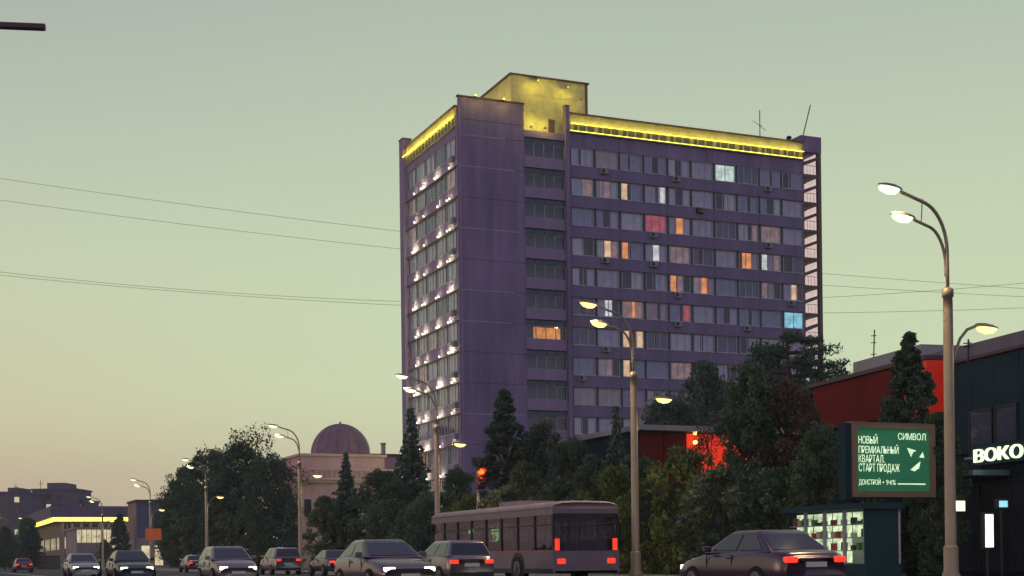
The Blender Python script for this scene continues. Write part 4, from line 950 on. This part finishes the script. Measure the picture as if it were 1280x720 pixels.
# ------------------------------------------------------------------ vehicles
M['tyre'] = mat('tyre_rubber', (0.02, 0.02, 0.022), 0.9); M['rim'] = mat('wheel_rim', (0.16, 0.15, 0.17), 0.35, metal=0.8)
M['carglass'] = mat('car_glass', (0.03, 0.03, 0.045), 0.05, spec=0.8, var=0.05)
M['busglass'] = glass('bus_glass', (0.72, 0.70, 0.78), 0.025)
M['head'] = mat('headlamp_lit', (0.9, 0.95, 0.85), 0.3, emit=(0.85, 1.0, 0.72), estr=6)
M['tail'] = mat('tail_lamp_lit', (0.5, 0.03, 0.02), 0.3, emit=(1, 0.045, 0.02), estr=1.1)
M['plate'] = mat('number_plate', (0.7, 0.7, 0.68), 0.5)
M['trimblack'] = mat('trim_plastic', (0.03, 0.03, 0.035), 0.6)
M['seat'] = mat('seat_fabric', (0.10, 0.08, 0.16), 0.9)
def wheel_meshes(r, w):
    ty = MB(); prof = [(r*0.62, -w/2), (r*0.93, -w/2), (r, -w*0.3), (r, w*0.3), (r*0.93, w/2), (r*0.62, w/2)]; ty.lathe(prof, 20)
    ri = MB(); ri.lathe([(r*0.62, w*0.35), (r*0.62, w*0.505), (r*0.5, w*0.515), (r*0.2, w*0.53)], 20)
    for i in range(5):
        a = i*2*math.pi/5; ri.tube([(0, 0, w*0.53), (r*0.5*math.cos(a), r*0.5*math.sin(a), w*0.51)], r*0.06, 5)
    return ty.mesh('tyre', M['tyre'], False), ri.mesh('rim', M['rim'])
WC = wheel_meshes(0.33, 0.22); WB = wheel_meshes(0.48, 0.30)
def put_wheel(parent, x, y, r, W):
    w = bpy.data.objects.new('wheel', W[0]); C.objects.link(w); w.parent = parent; w.location = (x, y, r); w.rotation_euler = (0, math.pi/2 if x > 0 else -math.pi/2, 0)
    put('rim', W[1], w)
def loft(sections):
    b = MB(); n = len(sections[0])
    for s in sections: b.v += s
    for i in range(len(sections)-1):
        for j in range(n): b.f.append((i*n+j, i*n+(j+1) % n, (i+1)*n+(j+1) % n, (i+1)*n+j))
    b.f.append(tuple(range(n))); e = (len(sections)-1)*n; b.f.append(tuple(e+j for j in range(n))[::-1]); return b
def body_sec(y, zt, hw, zb=0.24):
    half = [(hw*0.86, zb), (hw*0.97, zb+0.10), (hw, zb+0.30), (hw*0.985, (zb+zt)/2+0.08), (hw*0.95, zt-0.07), (hw*0.86, zt-0.015), (hw*0.5, zt+0.01)]
    return [(x, y, z) for x, z in half]+[(-x, y, z) for x, z in half[::-1]]
def make_car(kind, paint):
    b_st = {'sedan': [(-2.28, 0.80, 0.74), (-2.2, 0.96, 0.82), (-1.7, 1.01, 0.88), (-0.6, 1.0, 0.90), (0.7, 0.97, 0.90), (1.5, 0.88, 0.87), (2.05, 0.76, 0.80), (2.25, 0.62, 0.70)],
            'hatch': [(-1.98, 0.85, 0.76), (-1.93, 1.0, 0.83), (-1.3, 1.02, 0.87), (-0.3, 1.0, 0.88), (0.75, 0.98, 0.88), (1.45, 0.90, 0.84), (1.9, 0.76, 0.78), (2.05, 0.6, 0.68)],
            'suv': [(-2.25, 1.0, 0.80), (-2.18, 1.12, 0.88), (-1.4, 1.14, 0.93), (-0.4, 1.12, 0.94), (0.8, 1.10, 0.94), (1.6, 1.03, 0.91), (2.15, 0.92, 0.84), (2.32, 0.74, 0.74)]}[kind]
    cab = {'sedan': (-1.75, -1.05, 0.10, 0.98, 0.98, 1.44, 0.80, 0.60), 'hatch': (-1.86, -1.55, 0.10, 1.0, 0.99, 1.48, 0.79, 0.60), 'suv': (-2.1, -1.85, 0.15, 1.0, 1.11, 1.70, 0.86, 0.68)}[kind]
    yr, yrr, yfr, yf, zb, zt, wb, wt = cab
    o = bpy.data.objects.new('car', None); C.objects.link(o); o.empty_display_size = 0.2
    body = loft([body_sec(*s) for s in b_st]).build('body', paint, o, None, True)
    md = body.modifiers.new('s', 'SUBSURF'); md.levels = 1; md.render_levels = 1
    # cabin frame and panes
    def ring(y0, y1, z, w): return [(-w, y0, z), (w, y0, z), (w, y1, z), (-w, y1, z)]
    lo = ring(yr, yf, zb-0.03, wb); hi = ring(yrr, yfr, zt-0.05, wt); top = ring(yrr+0.12, yfr-0.12, zt, wt*0.88)
    c = MB(); c.v = lo+hi+top
    for a in (0, 4):
        for j in range(4): c.f.append((a+j, a+(j+1) % 4, a+4+(j+1) % 4, a+4+j))
    c.f.append((8, 9, 10, 11)); cm = c.build('cabin', paint, o, None, True)
    bv = cm.modifiers.new('b', 'BEVEL'); bv.width = 0.045; bv.segments = 3; bv.limit_method = 'ANGLE'; bv.angle_limit = R_(12)
    for yy in (-0.35 if kind != 'suv' else -0.45, 0.72):
        for s in (-1, 1): MB().box(s*b_st[3][2]*0.975-0.012, s*b_st[3][2]*0.975+0.012, yy-0.006, yy+0.006, 0.42, zb-0.08).build('door_seam', M['trimblack'], o)
    for s in (-1, 1): MB().box(s*b_st[3][2]*0.965-0.012, s*b_st[3][2]*0.965+0.012, -0.26, -0.12, zb-0.17, zb-0.14).build('door_handle', M['trimblack'], o)
    def pane(nm, quad, inset=0.10, off=0.012, cut=None):
        q4 = [Vector(p) for p in quad]; ce = sum(q4, Vector())/4; nrm = (q4[1]-q4[0]).cross(q4[3]-q4[0]).normalized()
        if nrm.dot(ce-Vector((0, (yr+yf)/2, zb))) < 0: nrm = -nrm
        def bil(u, v): return (q4[0]*(1-u)+q4[1]*u)*(1-v)+(q4[3]*(1-u)+q4[2]*u)*v
        u0, u1 = cut if cut else (inset*0.6, 1-inset*0.6)
        pts = [bil(u, v)+nrm*off for u, v in ((u0, 0.10), (u1, 0.10), (u1, 0.90), (u0, 0.90))]
        MB().poly(pts).build(nm, M['carglass'], o)
    pane('rear_window', [lo[0], lo[1], hi[1], hi[0]]); pane('windscreen', [lo[3], lo[2], hi[2], hi[3]])
    for sd in ((1, 2), (0, 3)):
        a, b_ = sd
        pane('side_window', [lo[a], lo[b_], hi[b_], hi[a]], cut=(0.10, 0.46)); pane('side_window', [lo[a], lo[b_], hi[b_], hi[a]], cut=(0.50, 0.90))
    yb, yfn = b_st[0][0], b_st[-1][0]; zl = 0.66 if kind != 'suv' else 0.80; hw = b_st[-1][2]
    for s in (-1, 1):
        MB().box(s*0.55-0.15, s*0.55+0.15, -0.16, 0.02, -0.06, 0.06).build('headlight', M['head'], o, (0, yfn-0.04, zl-0.04), bevel=0.03)
        MB().box(s*0.61-0.15, s*0.61+0.15, -0.02, 0.14, -0.065, 0.065).build('tail_light', M['tail'], o, (0, yb-0.012, zl+0.12), bevel=0.03)
        mi = MB().box(s*(wb+0.12)-0.10, s*(wb+0.12)+0.10, yf-0.42, yf-0.30, zb-0.02, zb+0.12).build('mirror', paint, o, bevel=0.03)
        for y in (-1.32 if kind != 'hatch' else -1.2, 1.36 if kind != 'hatch' else 1.26): put_wheel(o, s*(b_st[3][2]-0.10), y, 0.33, WC)
    MB().box(-0.26, 0.26, yfn-0.01, yfn+0.025, 0.40, 0.51).build('number_plate', M['plate'], o); MB().box(-0.26, 0.26, yb-0.03, yb, 0.62, 0.73).build('number_plate', M['plate'], o)
    MB().box(-0.55, 0.55, yfn-0.06, yfn+0.012, 0.54, 0.64).build('grille', M['trimblack'], o)
    MB().box(-0.78, 0.78, yb-0.03, yb+0.1, 0.30, 0.44).build('bumper', M['trimblack'], o, bevel=0.02)
    return o
def paint(n, c): return mat('car_paint_'+n, c, 0.22, metal=0.35, var=0.06, spec=0.8)
PAINT = {'mauve': paint('mauve', (0.17, 0.11, 0.15)), 'silver': paint('silver', (0.28, 0.22, 0.25)), 'plum': paint('plum', (0.09, 0.05, 0.09)), 'white': paint('white', (0.40, 0.35, 0.36)), 'dark': paint('dark', (0.05, 0.045, 0.07)), 'red': paint('red', (0.32, 0.06, 0.05))}
PROTO = {}
def car(kind, col, x, y, away, label, group):
    if (kind, col) not in PROTO: PROTO[(kind, col)] = o = make_car(kind, PAINT[col])
    else: o = dup(PROTO[(kind, col)])
    o.location = (x, y, 0.004); o.rotation_euler.z = 0 if away else math.pi
    return tag(o, label, 'car', group)
AW, ON, PK = 'cars driving away up the avenue', 'cars coming down the avenue', 'cars parked along the kerb'
car('sedan', 'plum', 17.6, 27.0, True, 'dark plum sedan with lit tail lights below the billboard', AW)
car('hatch', 'silver', 16.8, 44.5, True, 'grey hatchback beside the rear of the city bus', AW)
car('sedan', 'mauve', 12.0, 37.0, False, 'mauve sedan with lit headlights left of the city bus', ON)
car('hatch', 'silver', 11.4, 55.0, False, 'grey hatchback with lit headlights below the domed building', ON)
car('sedan', 'dark', 9.2, 66.0, False, 'dark sedan with lit headlights coming before the orange board', ON)
car('sedan', 'white', 9.0, 84.0, False, 'white sedan with lit headlights before the glass hall', ON)
car('sedan', 'dark', 21.6, 76.0, True, 'dark sedan parked by the kerb left of the city bus', PK)
car('suv', 'silver', 21.6, 88.0, True, 'silver tall car parked by the kerb below the domed building', PK)
car('hatch', 'plum', 21.6, 103.0, True, 'plum hatchback parked by the kerb below the leafy clump', PK)
car('sedan', 'mauve', 21.6, 118.0, True, 'mauve sedan parked farthest along the kerb', PK)
car('sedan', 'red', 10.3, 150.0, True, 'red sedan driving away at far left before the fence', AW)

def bus_part(o, y0, y1, bodym, roofm, rear, front, first):
    # one rigid section, local +y to the front
    W2 = 1.26; ZS, ZW0, ZW1, ZR = 0.34, 1.14, 2.34, 2.82
    for s in (-1, 1):
        xs = sorted((s*W2, s*(W2-0.06)))
        MB().box(xs[0], xs[1], y0, y1, ZS, ZW0).build('side_panel', bodym, o)
        MB().box(xs[0], xs[1], y0, y1, ZW1, 2.55).build('side_panel', bodym, o)
        n = max(3, round((y1-y0)/1.5)); w = (y1-y0)/n
        pil = MB().box(xs[0], xs[1], 0, 0.10, ZW0, ZW1).mesh('pillar', M['trimblack']); xg = s*(W2-0.035); pn = MB().box(xg-0.008, xg+0.008, 0.10, w, ZW0, ZW1).mesh('window', M['busglass'])
        ven = MB().box(xs[0], xs[1], 0.10, w, ZW1-0.36, ZW1-0.32).mesh('window_bar', M['trimblack'])
        for i in range(n):
            put('pillar', pil, o, (0, y0+i*w, 0)); put('window', pn, o, (0, y0+i*w, 0)); put('window_bar', ven, o, (0, y0+i*w, 0))
        put('pillar', pil, o, (0, y1-0.10, 0))
        MB().box(s*W2-0.012, s*W2+0.012, y0+0.05, y1-0.05, 1.02, 1.10).build('stripe', mat('bus_stripe', (0.35, 0.12, 0.12), 0.5), o)
        xq = sorted((s*(W2-0.001), s*(W2+0.02))); MB().box(xq[0], xq[1], y0+0.05, y1-0.05, ZS, ZS+0.16).build('skirt', M['trimblack'], o)
    sec = []
    for y in (y0, y0+0.12, y1-0.12, y1):
        t = 0.06 if y in (y0, y1) else 0
        half = [(W2, 2.55), (W2-0.02, 2.64), (W2-0.12, 2.74-t), (W2-0.4, 2.80-t), (0.3, 2.82-t)]
        sec.append([(x, y, z) for x, z in half]+[(-x, y, z) for x, z in half[::-1]])
    loft(sec).build('roof', roofm, o, None, True)
    MB().box(-W2+0.07, W2-0.07, y0, y1, 0.34, 0.42).build('floor', M['trimblack'], o)
    st = MB().box(-0.22, 0.22, -0.2, 0.22, 0.85, 0.95); st.box(-0.22, 0.22, -0.24, -0.16, 0.9, 1.5); st.box(-0.2, 0.2, -0.15, 0.15, 0.42, 0.85); stm = st.mesh('seat', M['seat'])
    for i in range(int((y1-y0-1.2)/1.0)):
        for x in (-0.92, 0.92): put('seat', stm, o, (x, y0+0.9+i*1.0, 0))
    gr = MB()
    for i in range(3): gr.tube([(0.35, y0+1.5+i*(y1-y0)/3.2, 0.42), (0.35, y0+1.5+i*(y1-y0)/3.2, 2.5)], 0.02, 6)
    gr.tube([(0.35, y0+0.3, 2.3), (0.35, y1-0.3, 2.3)], 0.02, 6); gr.build('handrail', MATS['bus_stripe'], o)
    if rear or front:
        for yy, on in ((y0, rear), (y1, front)):
            if not on: continue
            d = -1 if yy == y0 else 1; a, b = sorted((yy, yy-d*0.06))
            MB().box(-W2+0.06, W2-0.06, a, b, ZS, 1.1).build('end_panel', bodym, o); MB().box(-W2+0.06, W2-0.06, a, b, 2.38, 2.55).build('end_panel', bodym, o)
            MB().box(-W2+0.1, W2-0.1, a+0.01, b-0.01, 1.1, 2.38).build('windscreen' if d > 0 else 'rear_window', M['busglass'], o)
            for s in (-1, 1):
                MB().box(s*0.95-0.15, s*0.95+0.15, -0.03, 0.03, -0.09, 0.09).build('headlight' if d > 0 else 'tail_light', M['head'] if d > 0 else M['tail'], o, (0, yy+d*0.01, 0.75), bevel=0.02)
                if d < 0: MB().box(s*1.1-0.08, s*1.1+0.08, -0.02, 0.02, -0.2, 0.2).build('tail_light', M['tail'], o, (0, yy-0.005, 1.32))
                else: MB().box(s*1.38-0.08, s*1.38+0.08, yy+0.05, yy+0.15, 1.9, 2.3).build('mirror', M['trimblack'], o, bevel=0.03)
def bus_wheels(o, ys):
    for y in ys:
        for s in (-1, 1):
            MB().lathe([(0.58, -0.02), (0.58, 0.02)], 20).build('wheel_arch', M['trimblack'], o, (s*1.262, y, 0.5)).rotation_euler = (0, math.pi/2, 0)
            put_wheel(o, s*1.16, y, 0.48, WB)
M['busbody'] = mat('bus_paint', (0.30, 0.21, 0.27), 0.4, var=0.14, spec=0.5); M['busroof'] = mat('bus_roof', (0.33, 0.23, 0.28), 0.6, var=0.2)
M['busbody2'] = mat('bus_paint_dark', (0.20, 0.14, 0.22), 0.4, var=0.14, spec=0.5)
rp = MB().box(-0.7, 0.7, 0, 2.0, 2.81, 2.98).mesh('roof_unit', M['busroof']); 
o = thing('city_bus', 'dark mauve city bus in the kerb lane before the trees', 'bus', (21.2, 43.0, 0.004))
bus_part(o, 0, 12, M['busbody2'], M['busroof'], True, True, True); bus_wheels(o, (3.0, 9.2)); put('roof_unit', rp, o, (0, 4, 0))
# fence at far left
p0 = at(46, 700, 200); p1 = at(76, 700, 200)
o = thing('iron_fence', 'dark iron fence before the yellow lit building', 'fence', (p0.x, p0.y, 0)); L = (p1-p0); n = 22
for i in range(n): MB().box(-0.06, 0.06, -0.03, 0.03, 0, 2.0).build('bar', M['black'], o, (L.x*i/n, L.y*i/n, 0))
for z in (0.3, 1.8): MB().tube([(0, 0, z), (L.x, L.y, z)], 0.05, 4).build('rail', M['black'], o)

# ------------------------------------------------------------------ evening haze in the air
hm = bpy.data.materials.new('haze'); hm.use_nodes = True; hn = hm.node_tree.nodes; hn.remove(hn['Principled BSDF'])
pv = hn.new('ShaderNodeVolumePrincipled'); pv.inputs['Density'].default_value = 0.0004; pv.inputs['Color'].default_value = (0.80, 0.80, 0.88, 1); pv.inputs['Anisotropy'].default_value = 0.0
hm.node_tree.links.new(pv.outputs[0], hn['Material Output'].inputs['Volume'])
o = MB().box(-920, 920, -920, 920, -1.2, 54).build('haze', hm); o['kind'] = 'stuff'; o['label'] = 'thin pale evening haze over the whole street'
